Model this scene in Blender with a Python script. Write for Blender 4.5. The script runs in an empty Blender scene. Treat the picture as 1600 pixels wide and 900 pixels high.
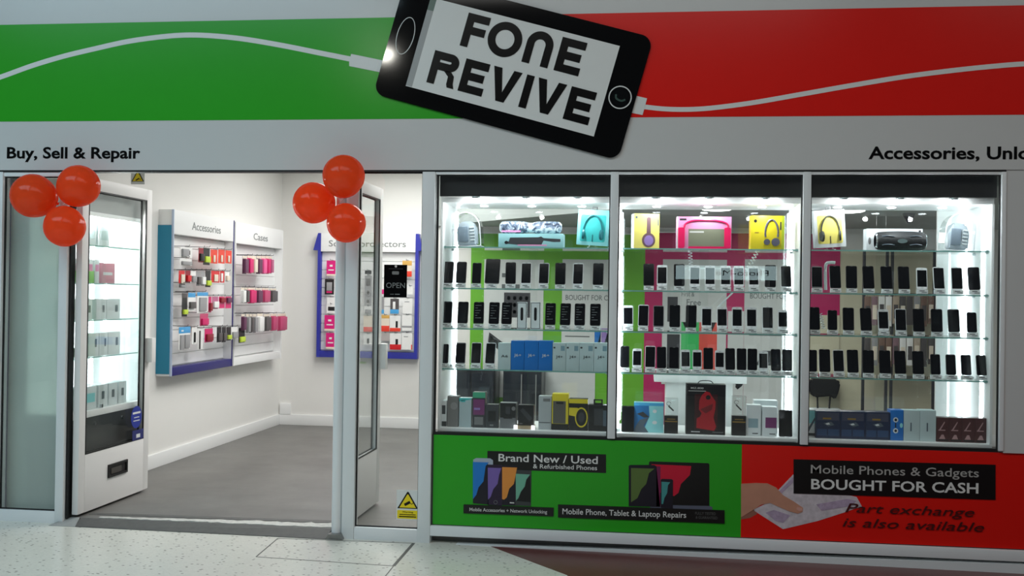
import bpy, bmesh, math, random
from mathutils import Vector, Matrix
random.seed(7)
C = bpy.context.scene.collection
S = bpy.context.scene
# ------------------------------------------------------------------ camera, world, lights, exposure
F, D, H = 1650.0, 6.8, 1.58                       # focal length in pixels, distance to the shopfront, eye height
AY = Vector((210, 13, F)).normalized()            # shop axes as the camera sees them (right, down, forward)
AX = Vector((1, .0145, 0)); AX = (AX - AY * AX.dot(AY)).normalized()
AZ = AX.cross(AY)
if AZ.y > 0: AZ = -AZ
CAM = Vector((0, -D, H))
cd = bpy.data.cameras.new('camera'); cam = bpy.data.objects.new('camera', cd); C.objects.link(cam)
cd.sensor_width = 36; cd.lens = 36 * F / 1600; cd.clip_start = .05
right = Vector((AX.x, AY.x, AZ.x)); down = Vector((AX.y, AY.y, AZ.y)); fwd = Vector((AX.z, AY.z, AZ.z))
M3 = Matrix((right, -down, -fwd)).transposed()
cam.matrix_world = Matrix.Translation(CAM) @ M3.to_4x4()
S.camera = cam
S.view_settings.view_transform = 'Standard'; S.view_settings.look = 'None'
S.view_settings.exposure = 0.0; S.view_settings.gamma = 1.0; S.view_settings.use_curve_mapping = False
S.cycles.transparent_max_bounces = 32; S.cycles.max_bounces = 10
S.cycles.sample_clamp_indirect = 6.0
w = bpy.data.worlds.new('world'); S.world = w; w.use_nodes = True
w.node_tree.nodes['Background'].inputs[0].default_value = (.75, .85, 1, 1)
w.node_tree.nodes['Background'].inputs[1].default_value = .06

def area(name, loc, size, power, col=(1, 1, 1), target=None, sy=None):
    l = bpy.data.lights.new(name, 'AREA'); l.energy = power; l.color = col; l.size = size
    if sy: l.shape = 'RECTANGLE'; l.size_y = sy
    o = bpy.data.objects.new(name, l); C.objects.link(o); o.location = loc
    d = (Vector(target) - Vector(loc)) if target else Vector((0, 0, -1))
    o.rotation_euler = d.to_track_quat('-Z', 'Y').to_euler()
    return o
# mall: cool light from the upper left, a little warm light on the right
area('mall_light_cool', (-5.6, -4.6, 5.2), 5.0, 240, (.60, .87, 1.0), None, 3.2)
area('mall_light_neutral', (-.3, -4.6, 5.2), 4.4, 100, (1, .98, .93), None, 3.2)
area('mall_light_warm', (4.6, -4.4, 5.2), 3.0, 46, (1.0, .91, .80), None, 2.6)
# shop interior ceiling panels
area('shop_light_front', (-1.8, 1.9, 3.0), 1.6, 78, (1, .985, .965))
area('shop_light_back', (-2.6, 3.9, 3.0), 1.6, 54, (1, .985, .965))
area('shop_light_right', (1.4, 3.4, 2.31), 1.2, 34, (.98, 1, .98))

# ------------------------------------------------------------------ helpers
def ray(px, py):
    r = Vector((px - 800, py - 450, F)); return Vector((r.dot(AX), r.dot(AY), r.dot(AZ)))
def at(px, py, Y=0):                                # point of the plane y = Y
    r = ray(px, py); p = CAM + r * ((Y - CAM.y) / r.y); return (p.x, p.z)
def atx(px, py, X):                                 # point of the plane x = X -> (y, z)
    r = ray(px, py); p = CAM + r * (X / r.x); return (p.y, p.z)

def lin(v):
    v /= 255.0
    return v / 12.92 if v <= .04045 else ((v + .055) / 1.055) ** 2.4
MC = {}
def mat(name, rgb, rough=.5, metal=0.0, emit=0.0, var=.04, scale=9.0, spec=.5, trans=0.0, alpha=1.0, bump=0.0):
    if name in MC: return MC[name]
    m = bpy.data.materials.new(name); m.use_nodes = True; nt = m.node_tree; b = nt.nodes['Principled BSDF']
    col = tuple(lin(v) for v in rgb)
    b.inputs['Roughness'].default_value = rough; b.inputs['Metallic'].default_value = metal
    b.inputs['Specular IOR Level'].default_value = spec
    tc = nt.nodes.new('ShaderNodeTexCoord'); n = nt.nodes.new('ShaderNodeTexNoise'); n.inputs['Scale'].default_value = scale
    nt.links.new(tc.outputs['Object'], n.inputs['Vector'])
    mx = nt.nodes.new('ShaderNodeMix'); mx.data_type = 'RGBA'
    mx.inputs['A'].default_value = tuple(max(0, v * (1 - var)) for v in col) + (1,)
    mx.inputs['B'].default_value = tuple(min(1, v * (1 + var)) for v in col) + (1,)
    nt.links.new(n.outputs['Fac'], mx.inputs['Factor']); nt.links.new(mx.outputs['Result'], b.inputs['Base Color'])
    if emit:
        b.inputs['Emission Color'].default_value = col + (1,); b.inputs['Emission Strength'].default_value = emit
    if trans: b.inputs['Transmission Weight'].default_value = trans
    if alpha < 1: b.inputs['Alpha'].default_value = alpha
    if bump:
        bp = nt.nodes.new('ShaderNodeBump'); bp.inputs['Strength'].default_value = bump; bp.inputs['Distance'].default_value = .01
        nt.links.new(n.outputs['Fac'], bp.inputs['Height']); nt.links.new(bp.outputs['Normal'], b.inputs['Normal'])
    MC[name] = m; return m
def glass(name, tint=(1, 1, 1), base=.04, rough=0.0, scatter=0.0, scol=(1, 1, 1)):
    m = bpy.data.materials.new(name); m.use_nodes = True; nt = m.node_tree; nt.nodes.clear()
    out = nt.nodes.new('ShaderNodeOutputMaterial'); tr = nt.nodes.new('ShaderNodeBsdfTransparent'); tr.inputs[0].default_value = tint + (1,)
    gl = nt.nodes.new('ShaderNodeBsdfGlossy'); gl.inputs['Roughness'].default_value = rough
    lw = nt.nodes.new('ShaderNodeLayerWeight'); lw.inputs[0].default_value = .5
    pw = nt.nodes.new('ShaderNodeMath'); pw.operation = 'POWER'; pw.inputs[1].default_value = 5
    ml = nt.nodes.new('ShaderNodeMath'); ml.operation = 'MULTIPLY_ADD'; ml.inputs[1].default_value = .9; ml.inputs[2].default_value = base
    nt.links.new(lw.outputs['Facing'], pw.inputs[0]); nt.links.new(pw.outputs[0], ml.inputs[0])
    mx = nt.nodes.new('ShaderNodeMixShader'); nt.links.new(ml.outputs[0], mx.inputs[0])
    nt.links.new(tr.outputs[0], mx.inputs[1]); nt.links.new(gl.outputs[0], mx.inputs[2])
    last = mx
    if scatter:
        df = nt.nodes.new('ShaderNodeBsdfTranslucent'); df.inputs[0].default_value = scol + (1,)
        d2 = nt.nodes.new('ShaderNodeBsdfDiffuse'); d2.inputs[0].default_value = scol + (1,)
        ad = nt.nodes.new('ShaderNodeMixShader'); ad.inputs[0].default_value = .5
        nt.links.new(df.outputs[0], ad.inputs[1]); nt.links.new(d2.outputs[0], ad.inputs[2])
        m2 = nt.nodes.new('ShaderNodeMixShader'); m2.inputs[0].default_value = scatter
        nt.links.new(mx.outputs[0], m2.inputs[1]); nt.links.new(ad.outputs[0], m2.inputs[2]); last = m2
    nt.links.new(last.outputs[0], out.inputs[0]); MC[name] = m; return m

def BM(): return bmesh.new()
def box(bm, x0, x1, y0, y1, z0, z1, bev=0.0):
    r = bmesh.ops.create_cube(bm, size=1.0)
    vs = r['verts']
    for v in vs:
        v.co = Vector(((x0 + x1) / 2 + v.co.x * (x1 - x0), (y0 + y1) / 2 + v.co.y * (y1 - y0), (z0 + z1) / 2 + v.co.z * (z1 - z0)))
    if bev:
        es = list({e for v in vs for e in v.link_edges})
        bmesh.ops.bevel(bm, geom=es, offset=bev, segments=2, affect='EDGES', profile=.6)
    return bm
def prism(bm, pts, y0, y1):                         # outline in x,z pushed from y0 (front) to y1
    if y0 > y1: y0, y1 = y1, y0
    a = [bm.verts.new((x, y0, z)) for x, z in pts]; b = [bm.verts.new((x, y1, z)) for x, z in pts]
    n = len(pts)
    fs = [bm.faces.new(a), bm.faces.new(b[::-1])]
    for i in range(n): fs.append(bm.faces.new((a[i], b[i], b[(i + 1) % n], a[(i + 1) % n])))
    bmesh.ops.recalc_face_normals(bm, faces=fs)
    return bm
def rrect(x0, x1, z0, z1, r, n=5):
    p = []
    for cx, cz, a0 in ((x1 - r, z1 - r, 0), (x0 + r, z1 - r, 90), (x0 + r, z0 + r, 180), (x1 - r, z0 + r, 270)):
        for k in range(n + 1):
            a = math.radians(a0 + 90 * k / n); p.append((cx + r * math.cos(a), cz + r * math.sin(a)))
    return p
def circ(cx, cz, rx, rz=None, n=32):
    rz = rz or rx
    return [(cx + rx * math.cos(2 * math.pi * k / n), cz + rz * math.sin(2 * math.pi * k / n)) for k in range(n)]
def ring(bm, cx, cz, ro, ri, y0, y1, rzo=None, rzi=None, n=40):
    rzo = rzo or ro; rzi = rzi or ri
    o = circ(cx, cz, ro, rzo, n); i = circ(cx, cz, ri, rzi, n)
    vo = [[bm.verts.new((x, y, z)) for x, z in o] for y in (y0, y1)]; vi = [[bm.verts.new((x, y, z)) for x, z in i] for y in (y0, y1)]
    fs = []
    for k in range(n):
        q = (k + 1) % n
        fs += [bm.faces.new((vo[0][k], vo[0][q], vi[0][q], vi[0][k])), bm.faces.new((vo[1][k], vi[1][k], vi[1][q], vo[1][q])),
               bm.faces.new((vo[0][k], vo[1][k], vo[1][q], vo[0][q])), bm.faces.new((vi[0][k], vi[0][q], vi[1][q], vi[1][k]))]
    bmesh.ops.recalc_face_normals(bm, faces=fs); return bm
def tube(bm, pts, r, seg=8, cap=True):
    pts = [Vector(p) for p in pts]; rings = []
    rr = r if isinstance(r, (list, tuple)) else [r] * len(pts)
    for i, p in enumerate(pts):
        d = (pts[min(i + 1, len(pts) - 1)] - pts[max(i - 1, 0)]).normalized()
        u = d.cross(Vector((0, 0, 1)));
        if u.length < .05: u = d.cross(Vector((0, 1, 0)))
        u.normalize(); v = d.cross(u)
        rings.append([bm.verts.new(p + (u * math.cos(2 * math.pi * k / seg) + v * math.sin(2 * math.pi * k / seg)) * rr[i]) for k in range(seg)])
    fs = []
    for a, b in zip(rings, rings[1:]):
        for k in range(seg): fs.append(bm.faces.new((a[k], a[(k + 1) % seg], b[(k + 1) % seg], b[k])))
    if cap: fs += [bm.faces.new(rings[0][::-1]), bm.faces.new(rings[-1])]
    bmesh.ops.recalc_face_normals(bm, faces=fs)
    return bm
def lathe(bm, prof, c=(0, 0, 0), seg=28):           # profile (radius, z) turned around z
    rings = [[bm.verts.new((c[0] + r * math.cos(2 * math.pi * k / seg), c[1] + r * math.sin(2 * math.pi * k / seg), c[2] + z)) for k in range(seg)] for r, z in prof]
    fs = []
    for a, b in zip(rings, rings[1:]):
        for k in range(seg): fs.append(bm.faces.new((a[k], a[(k + 1) % seg], b[(k + 1) % seg], b[k])))
    fs += [bm.faces.new(rings[0][::-1]), bm.faces.new(rings[-1])]
    bmesh.ops.recalc_face_normals(bm, faces=fs)
    return bm
def ribbon(bm, pts, wd, y0, y1):                    # flat strip of constant width along a line in x,z
    L, R = [], []
    for i, p in enumerate(pts):
        a = pts[max(i - 1, 0)]; b = pts[min(i + 1, len(pts) - 1)]
        dx, dz = b[0] - a[0], b[1] - a[1]; l = math.hypot(dx, dz) or 1
        L.append((p[0] - dz / l * wd / 2, p[1] + dx / l * wd / 2)); R.append((p[0] + dz / l * wd / 2, p[1] - dx / l * wd / 2))
    fs = []
    g = [[(bm.verts.new((x, y, z))) for x, z in q] for q in (L, R) for y in (y0, y1)]
    l0, l1, r0, r1 = g
    for i in range(len(pts) - 1):
        fs += [bm.faces.new((l0[i], l0[i + 1], r0[i + 1], r0[i])), bm.faces.new((l1[i], r1[i], r1[i + 1], l1[i + 1])),
               bm.faces.new((l0[i], l1[i], l1[i + 1], l0[i + 1])), bm.faces.new((r0[i], r0[i + 1], r1[i + 1], r1[i]))]
    fs += [bm.faces.new((l0[0], r0[0], r1[0], l1[0])), bm.faces.new((l0[-1], l1[-1], r1[-1], r0[-1]))]
    bmesh.ops.recalc_face_normals(bm, faces=fs); return bm
def spline(pts, n=8):
    o = []
    for i in range(len(pts) - 1):
        p0 = pts[max(i - 1, 0)]; p1 = pts[i]; p2 = pts[i + 1]; p3 = pts[min(i + 2, len(pts) - 1)]
        for k in range(n):
            t = k / n
            o.append(tuple(.5 * (2 * b + (c - a) * t + (2 * a - 5 * b + 4 * c - d) * t * t + (3 * b - a - 3 * c + d) * t ** 3) for a, b, c, d in zip(p0, p1, p2, p3)))
    return o + [tuple(pts[-1])]
def smooth(me, ang=35):
    for p in me.polygons: p.use_smooth = True
    if hasattr(me, 'set_sharp_from_angle'): me.set_sharp_from_angle(angle=math.radians(ang))
def mesh(name, bm, m, sm=True):
    me = bpy.data.meshes.new(name); bm.to_mesh(me); bm.free()
    if sm: smooth(me)
    me.materials.append(m); return me
def obj(name, bm, m, parent=None, world=False):
    me = bm if isinstance(bm, bpy.types.Mesh) else mesh(name, bm, m)
    o = bpy.data.objects.new(name, me); C.objects.link(o)
    if parent:
        o.parent = parent
        if world: o.location = -parent.location
    return o
def tag(o, label, cat, group=None, kind=None):
    o['label'] = label; o['category'] = cat
    if group: o['group'] = group
    if kind: o['kind'] = kind
    return o
def thing(name, label, cat, loc=(0, 0, 0), rot=(0, 0, 0), group=None):
    o = bpy.data.objects.new(name, None); C.objects.link(o); o.location = loc; o.rotation_euler = rot; o.empty_display_size = .1
    return tag(o, label, cat, group)
def struct(name, bm, m, parent=None):
    o = obj(name, bm, m, parent)
    if not parent: o['kind'] = 'structure'
    return o
def dup(root, loc, rot=None, label=None, group=None):
    r = root.copy(); C.objects.link(r); r.location = loc
    if rot is not None: r.rotation_euler = rot
    if label: r['label'] = label
    if group: r['group'] = group
    for ch in list(root.children):
        c = ch.copy(); C.objects.link(c); c.parent = r
        for g in list(ch.children):
            d = g.copy(); C.objects.link(d); d.parent = c
    return r
def glyphs(body, bold, shear):
    cu = bpy.data.curves.new('type', 'FONT'); cu.body = body; cu.size = 1.0; cu.extrude = .5; cu.offset = bold; cu.shear = shear; cu.resolution_u = 3
    t = bpy.data.objects.new('type', cu); C.objects.link(t)
    bpy.context.view_layer.update()
    me = bpy.data.meshes.new_from_object(t.evaluated_get(bpy.context.evaluated_depsgraph_get()))
    bpy.data.objects.remove(t); bpy.data.curves.remove(cu); return me
def text(name, body, m, parent, x0, x1, z, h, y, bold=0.0, depth=.0012, slope=0.0, shear=0.0, world=True):
    """lettering fitted between x0 and x1 with its baseline at z and capital height h, facing -y; one mesh per word"""
    words = body.split(' '); ms = []; run = ''
    for wd in words:
        run += wd; full = glyphs(run, bold, shear); me = glyphs(wd, bold, shear) if run != wd else full
        ms.append((me, max(v.co.x for v in full.vertices) - max(v.co.x for v in me.vertices))); run += ' '
    a = min(v.co.x for v in ms[0][0].vertices); b = max(v.co.x + d for me, d in ms[-1:] for v in me.vertices)
    sx = (x1 - x0) / (b - a); sz = h / .729; sl = math.tan(slope); o = None
    for me, d in ms:
        for v in me.vertices:
            X = x0 + (v.co.x + d - a) * sx; v.co = Vector((X, y - depth / 2 - v.co.z * depth, z + v.co.y * sz + (X - x0) * sl))
        me.name = name; me.materials.clear(); me.materials.append(m)
        o = bpy.data.objects.new(name, me); C.objects.link(o)
        if parent:
            o.parent = parent
            if world: o.location = -parent.location
    return o
ORD = ['first', 'second', 'third', 'fourth', 'fifth', 'sixth', 'seventh', 'eighth', 'ninth', 'tenth', 'eleventh', 'twelfth', 'thirteenth', 'fourteenth', 'fifteenth', 'sixteenth']

# ------------------------------------------------------------------ materials
M_fascia = mat('fascia_panel', (206, 207, 206), .22, var=.01)
M_alu = mat('frame_white', (232, 235, 236), .38, var=.015)
M_alu2 = mat('frame_grey', (224, 228, 229), .4, var=.02)
M_gasket = mat('black_gasket', (16, 16, 17), .5)
M_wall = mat('white_wall_paint', (232, 231, 227), .75, var=.01)
M_white = mat('white_laminate', (238, 239, 238), .4, var=.01)
M_door = mat('white_door', (232, 231, 229), .4, var=.01)
M_blackm = mat('matt_black', (14, 14, 15), .5)
M_pelmet = mat('pelmet_black', (20, 21, 22), .45)
M_green = mat('vinyl_green', (46, 164, 36), .22, var=.02, spec=.3)
M_red = mat('vinyl_red', (226, 28, 20), .22, var=.02, spec=.3)
M_gwhite = mat('vinyl_white', (222, 224, 222), .35, var=.01)
M_sblack = mat('sign_black', (10, 10, 10), .07, spec=.35)
M_ink = mat('black_lettering', (9, 9, 9), .25, spec=.2)
M_chrome = mat('chrome', (200, 203, 206), .18, 1.0)
M_hook = mat('hook_steel', (70, 72, 74), .35, .8)
M_clip = mat('clip_metal', (190, 198, 200), .3, 1.0)
M_led = mat('led_strip', (236, 248, 255), .5, emit=15.0)
M_lamp = mat('downlight_lens', (240, 250, 255), .5, emit=22.0)
M_ring = mat('ceiling_lamp_lens', (255, 255, 250), .5, emit=7.0)
M_glass = glass('clear_glass', (.985, .995, .99), .035)
M_shelf = glass('shelf_glass', (.93, .985, .965), .05)
M_edge = mat('shelf_glass_edge', (116, 166, 158), .15, var=.05, spec=.6)
M_frost = glass('frosted_glass', (.8, .93, .86), .05, .1, .96, (.74, .79, .75))
M_acr = glass('clear_acrylic', (.96, .98, .98), .07)
M_screen = mat('phone_screen', (9, 10, 13), .08, spec=.5)
M_pblack = mat('phone_black', (18, 18, 20), .3)
M_pwhite = mat('phone_white', (226, 228, 230), .3)
M_card = mat('price_card', (235, 238, 238), .5)
M_cardink = mat('price_print', (40, 42, 46), .6)
M_teal = mat('teal_panel', (22, 128, 160), .45)
M_blue = mat('royal_blue', (44, 50, 158), .45)
M_navy = mat('navy_panel', (40, 38, 110), .45)
M_mag = mat('magenta', (214, 22, 120), .45)
M_txtgrey = mat('grey_lettering', (128, 132, 132), .5)
M_skin = mat('print_skin', (196, 140, 116), .4, var=.12, scale=14)
M_note = mat('print_banknote', (204, 194, 200), .4, var=.32, scale=34)
M_note2 = mat('print_banknote_violet', (178, 158, 182), .4, var=.35, scale=50)

def floor_material():
    m = bpy.data.materials.new('mall_terrazzo'); m.use_nodes = True; nt = m.node_tree; b = nt.nodes['Principled BSDF']
    tc = nt.nodes.new('ShaderNodeTexCoord'); mp = nt.nodes.new('ShaderNodeMapping'); mp.inputs['Scale'].default_value = (20, 30, 1); mp.inputs['Rotation'].default_value = (0, 0, .5)
    nt.links.new(tc.outputs['Object'], mp.inputs[0])
    vo = nt.nodes.new('ShaderNodeTexVoronoi'); vo.inputs['Scale'].default_value = 1.0; nt.links.new(mp.outputs[0], vo.inputs['Vector'])
    cr = nt.nodes.new('ShaderNodeValToRGB'); e = cr.color_ramp.elements
    e[0].position = .13; e[0].color = (.24, .23, .21, 1); e[1].position = .22; e[1].color = (.70, .69, .63, 1)
    nt.links.new(vo.outputs['Distance'], cr.inputs[0])
    no = nt.nodes.new('ShaderNodeTexNoise'); no.inputs['Scale'].default_value = 3; nt.links.new(tc.outputs['Object'], no.inputs['Vector'])
    v2 = nt.nodes.new('ShaderNodeTexVoronoi'); v2.inputs['Scale'].default_value = 4.0; nt.links.new(mp.outputs[0], v2.inputs['Vector'])
    c2 = nt.nodes.new('ShaderNodeValToRGB'); c2.color_ramp.elements[0].color = (.93, .93, .92, 1); c2.color_ramp.elements[1].color = (1.05, 1.05, 1.03, 1)
    nt.links.new(v2.outputs['Color'], c2.inputs[0])
    mu = nt.nodes.new('ShaderNodeMix'); mu.data_type = 'RGBA'; mu.blend_type = 'MULTIPLY'; mu.inputs['Factor'].default_value = 1
    nt.links.new(cr.outputs[0], mu.inputs['A']); nt.links.new(c2.outputs[0], mu.inputs['B']); nt.links.new(mu.outputs['Result'], b.inputs['Base Color'])
    b.inputs['Roughness'].default_value = .22
    return m
def vinyl_floor():
    m = bpy.data.materials.new('grey_vinyl_floor'); m.use_nodes = True; nt = m.node_tree; b = nt.nodes['Principled BSDF']
    tc = nt.nodes.new('ShaderNodeTexCoord'); n = nt.nodes.new('ShaderNodeTexNoise'); n.inputs['Scale'].default_value = 2.2; n.inputs['Detail'].default_value = 8; n.inputs['Roughness'].default_value = .65
    nt.links.new(tc.outputs['Object'], n.inputs['Vector'])
    cr = nt.nodes.new('ShaderNodeValToRGB'); e = cr.color_ramp.elements
    e[0].position = .3; e[0].color = (.105, .102, .096, 1); e[1].position = .7; e[1].color = (.165, .16, .15, 1)
    nt.links.new(n.outputs['Fac'], cr.inputs[0]); nt.links.new(cr.outputs[0], b.inputs['Base Color']); b.inputs['Roughness'].default_value = .42
    return m
# ------------------------------------------------------------------ setting: floors, walls, ceiling
XL, XR, YB, ZC = -4.30, 4.3, 5.27, 3.1
FB = 2.385                                        # underside of the fascia
def zf(x): return -.026 - .0068 * (x + 4.5)       # the mall floor falls slightly to the right
bm = BM(); box(bm, XL, XR, .05, YB, -.12, 0); struct('floor', bm, vinyl_floor())
bm = BM()
vs = [bm.verts.new((x, y, z)) for x, y, z in ((-10, -11, zf(-10)), (9, -11, zf(9)), (9, .05, zf(9)), (-10, .05, zf(-10)), (-10, -11, -.4), (9, -11, -.4), (9, .05, -.4), (-10, .05, -.4))]
for q in ((0, 1, 2, 3), (7, 6, 5, 4), (0, 4, 5, 1), (1, 5, 6, 2), (2, 6, 7, 3), (3, 7, 4, 0)): bm.faces.new([vs[i] for i in q])
struct('floor_mall', bm, floor_material())
bm = BM()                                         # maroon tiled field let into the mall floor
pts = [(-1.00, -.012), (9, -.012), (9, -6), (2.2, -6), (-.44, -.63)]
a = [bm.verts.new((x, y, zf(x) + .0015)) for x, y in pts]; b_ = [bm.verts.new((x, y, zf(x) - .02)) for x, y in pts]
bm.faces.new(a[::-1])
for i in range(5): bm.faces.new((a[i], b_[i], b_[(i + 1) % 5], a[(i + 1) % 5]))
bmesh.ops.recalc_face_normals(bm, faces=bm.faces)
struct('floor_maroon', bm, mat('maroon_tile', (96, 40, 36), .3, var=.3, scale=3))
def wallbox(name, *a): bm = BM(); box(bm, *a); return struct(name, bm, M_wall)
wallbox('wall_left', XL - .12, XL, .11, YB + .12, -.1, ZC + .1)
wallbox('wall_back', XL, XR, YB, YB + .12, -.1, ZC + .1)
wallbox('wall_right', XR, XR + .12, .06, YB + .12, -.1, ZC + .1)
bm = BM(); box(bm, XL, XR, .06, YB, ZC, ZC + .1); struct('ceiling', bm, M_wall)
bm = BM()                                         # lowered grey ceiling over the right half, cut off diagonally
vz = [(-2.45, YB), (-1.83, 4.5), (.36, 2.08), (2.15, .68), (XR, .68), (XR, YB)]
lo = [bm.verts.new((x, y, 2.36)) for x, y in vz]; hi = [bm.verts.new((x, y, ZC)) for x, y in vz]
bm.faces.new(lo); bm.faces.new(hi[::-1])
for i in range(6): bm.faces.new((lo[i], hi[i], hi[(i + 1) % 6], lo[(i + 1) % 6]))
bmesh.ops.recalc_face_normals(bm, faces=bm.faces)
struct('ceiling_lowered', bm, mat('ceiling_grey', (176, 184, 182), .8, var=.02))
def base_(name, *a): bm = BM(); box(bm, *a, bev=.004); return struct(name, bm, M_white)
base_('baseboard_left', XL, XL + .018, 1.1, YB, 0, .125)
base_('baseboard_back', XL + .018, XR, YB - .018, YB, 0, .125)
base_('trim_1', XL + .018, -4.15, YB - .022, YB, .125, .255)
# fascia and front walls
bm = BM(); box(bm, -7, 6, -.03, .06, FB, 4.4); struct('wall_front', bm, M_fascia)
bm = BM(); box(bm, 2.172, 6, -.022, .06, .656, FB); struct('wall_right_pier', bm, M_fascia)
bm = BM(); box(bm, -7, -4.462, -.022, .06, -.3, FB); struct('wall_left_pier', bm, M_fascia)
bm = BM(); box(bm, -4.46, 2.17, -.026, .05, FB - .012, FB); struct('trim_2', bm, M_gasket)  # dark strip put in for the shadow line under the fascia

# posts, rails and mullions of the shopfront
TN = [2]
def trim(m, *a, bev=.004):
    TN[0] += 1; bm = BM(); box(bm, *a, bev=bev); return struct('trim_%d' % TN[0], bm, m)
TOP = FB - .012
trim(M_alu2, -4.46, -4.41, -.03, .06, -.045, TOP)
trim(M_alu2, -3.99, -3.93, -.03, .06, -.045, TOP)
trim(M_alu, -4.41, -3.99, -.028, .05, -.035, .05)
trim(M_alu, -4.41, -3.99, -.02, .05, TOP - .03, TOP)
trim(M_gasket, -3.93, -3.918, .0, .06, .0, TOP, bev=0)
trim(M_alu2, -1.971, -1.888, -.035, .06, -.06, TOP)
trim(M_alu, -1.888, -1.462, -.03, .05, -.055, .035)
trim(M_alu2, -1.462, -1.378, -.035, .07, -.065, TOP)
trim(M_alu2, -.236, -.186, -.03, .03, .668, TOP)
trim(M_alu2, .964, 1.012, -.03, .03, .668, TOP)
trim(M_alu, 2.146, 2.172, -.03, .03, .668, TOP)
trim(M_alu, -1.378, 2.17, -.024, .03, TOP - .016, TOP)
trim(M_alu, -1.378, 3.6, -.034, .05, .0, .066)
bm = BM(); prism(bm, [(-1.888, .0 - .055), (3.6, -.002), (3.6, zf(3.6) - .02), (-1.888, zf(-1.888) - .02)], -.04, .04)
struct('trim_plinth', bm, M_alu2)
trim(M_gasket, -1.372, -1.366, -.005, .02, .066, TOP - .016, bev=0)

# windows: frame gaskets + panes
def window(n, x0, x1, z0, z1, y=.0, m=None, sub=True):
    bm = BM(); box(bm, x0, x1, y, y + .006, z0, z1); g = struct('window_%d' % n, bm, m or M_glass)
    if sub:
        bm = BM(); t = .008
        for a in ((x0, x0 + t, z0, z1), (x1 - t, x1, z0, z1), (x0 + t, x1 - t, z0, z0 + t), (x0 + t, x1 - t, z1 - t, z1)):
            box(bm, a[0], a[1], y - .004, y + .010, a[2], a[3])
        obj('gasket', bm, M_gasket, g)
    return g
window(1, -4.41, -3.99, .05, TOP - .03)
window(2, -1.888, -1.462, .035, TOP)
window(3, -1.366, -.236, .668, TOP - .016)
window(4, -.186, .964, .668, TOP - .016)
window(5, 1.012, 2.146, .668, TOP - .016)

# doors, standing open into the shop
def door(n, x0, x1, y0, y1, z0, z1, rail, stile, bottom, pull_side, hasbox):
    root = bpy.data.objects.new('door_%d' % n, None); C.objects.link(root); root.location = (x0, y0, 0); root['kind'] = 'structure'
    P = lambda nm, bm, m: obj(nm, bm, m, root, True)
    zg0, zg1, yg0, yg1 = bottom, z1 - rail, y0 + stile, y1 - stile
    bm = BM()
    box(bm, x0, x1, y0, yg0, z0, z1, .006); box(bm, x0, x1, yg1, y1, z0, z1, .006)
    box(bm, x0, x1, yg0, yg1, z0, zg0, .002); box(bm, x0, x1, yg0, yg1, zg1, z1, .002)
    P('frame', bm, M_door)
    bm = BM(); xm = (x0 + x1) / 2; box(bm, xm - .003, xm + .003, yg0, yg1, zg0, zg1); P('pane', bm, M_glass)
    bm = BM(); t = .010
    for xx in (x0 - .001, x1 - .006):
        for a in ((yg0, yg0 + t, zg0, zg1), (yg1 - t * 1.6, yg1, zg0, zg1), (yg0, yg1, zg0, zg0 + t), (yg0, yg1, zg1 - t, zg1)):
            box(bm, xx, xx + .007, *a)
    P('gasket', bm, M_gasket)
    if hasbox:
        ya, yb = y0 + .40, y0 + .68
        bm = BM(); ring_pts = ((ya, yb, .205, .22), (ya, yb, .285, .30), (ya, ya + .018, .22, .285), (yb - .018, yb, .22, .285))
        for a in ring_pts: box(bm, x1 - .004, x1 + .012, *a)
        box(bm, x1 - .001, x1 + .003, ya + .018, yb - .018, .22, .285)
        lb = P('letter_slot', bm, M_blackm)
        bm = BM(); box(bm, x1 + .003, x1 + .008, ya + .04, yb - .09, .228, .27); o = obj('slot_flap', bm, mat('flap_grey', (70, 66, 62), .4), lb)
    return root, P
LX = (-3.905, -3.86)
d1, P1 = door(1, *LX, .04, 1.07, .018, 2.355, .085, .085, .42, 1, True)
bm = BM(); box(bm, LX[1], LX[1] + .055, .99, 1.055, 1.01, 1.20, .006); P1('handle', bm, M_door)
M_stk = mat('sticker_blue', (34, 52, 150), .4)
bm = BM(); tube(bm, [(LX[1] + .001, .86, .60), (LX[1] + .003, .86, .60)], .085, 28); st = P1('sticker', bm, M_stk)
bm = BM(); box(bm, LX[1] + .003, LX[1] + .0045, .80, .92, .625, .64); box(bm, LX[1] + .003, LX[1] + .0045, .82, .90, .595, .601); box(bm, LX[1] + .003, LX[1] + .0045, .81, .91, .570, .576); obj('sticker_print', bm, M_gwhite, st)
bm = BM(); box(bm, LX[1] + .001, LX[1] + .003, .80, .975, .425, .50); st = P1('sticker', bm, mat('sticker_navy', (38, 44, 110), .4))
bm = BM(); box(bm, LX[1] + .003, LX[1] + .0045, .86, .92, .44, .468); obj('sticker_print', bm, M_gwhite, st)
RX = (-2.008, -1.966)
d2, P2 = door(2, *RX, .07, .93, .018, 2.355, .085, .085, .42, 1, False)
bm = BM(); box(bm, RX[1], RX[1] + .055, .85, .915, 1.01, 1.20, .006); P2('handle', bm, M_door)
# rounded guard post at the right door jamb, on its steel foot plate
t = thing('guard_post', 'white rounded guard post at the right jamb of the doorway', 'post', (-2.012, -.005, -.03))
bm = BM(); lathe(bm, [(.033, .02), (.034, .03), (.034, 2.39), (.033, 2.40)]); obj('pole', bm, M_alu, t)
bm = BM(); prism(bm, [(-.055, -.012), (.062, -.012), (.045, .022), (-.035, .022)], -.075, .05); obj('foot_plate', bm, mat('steel_plate', (150, 150, 148), .35, .8, var=.2, scale=30), t)
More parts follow.
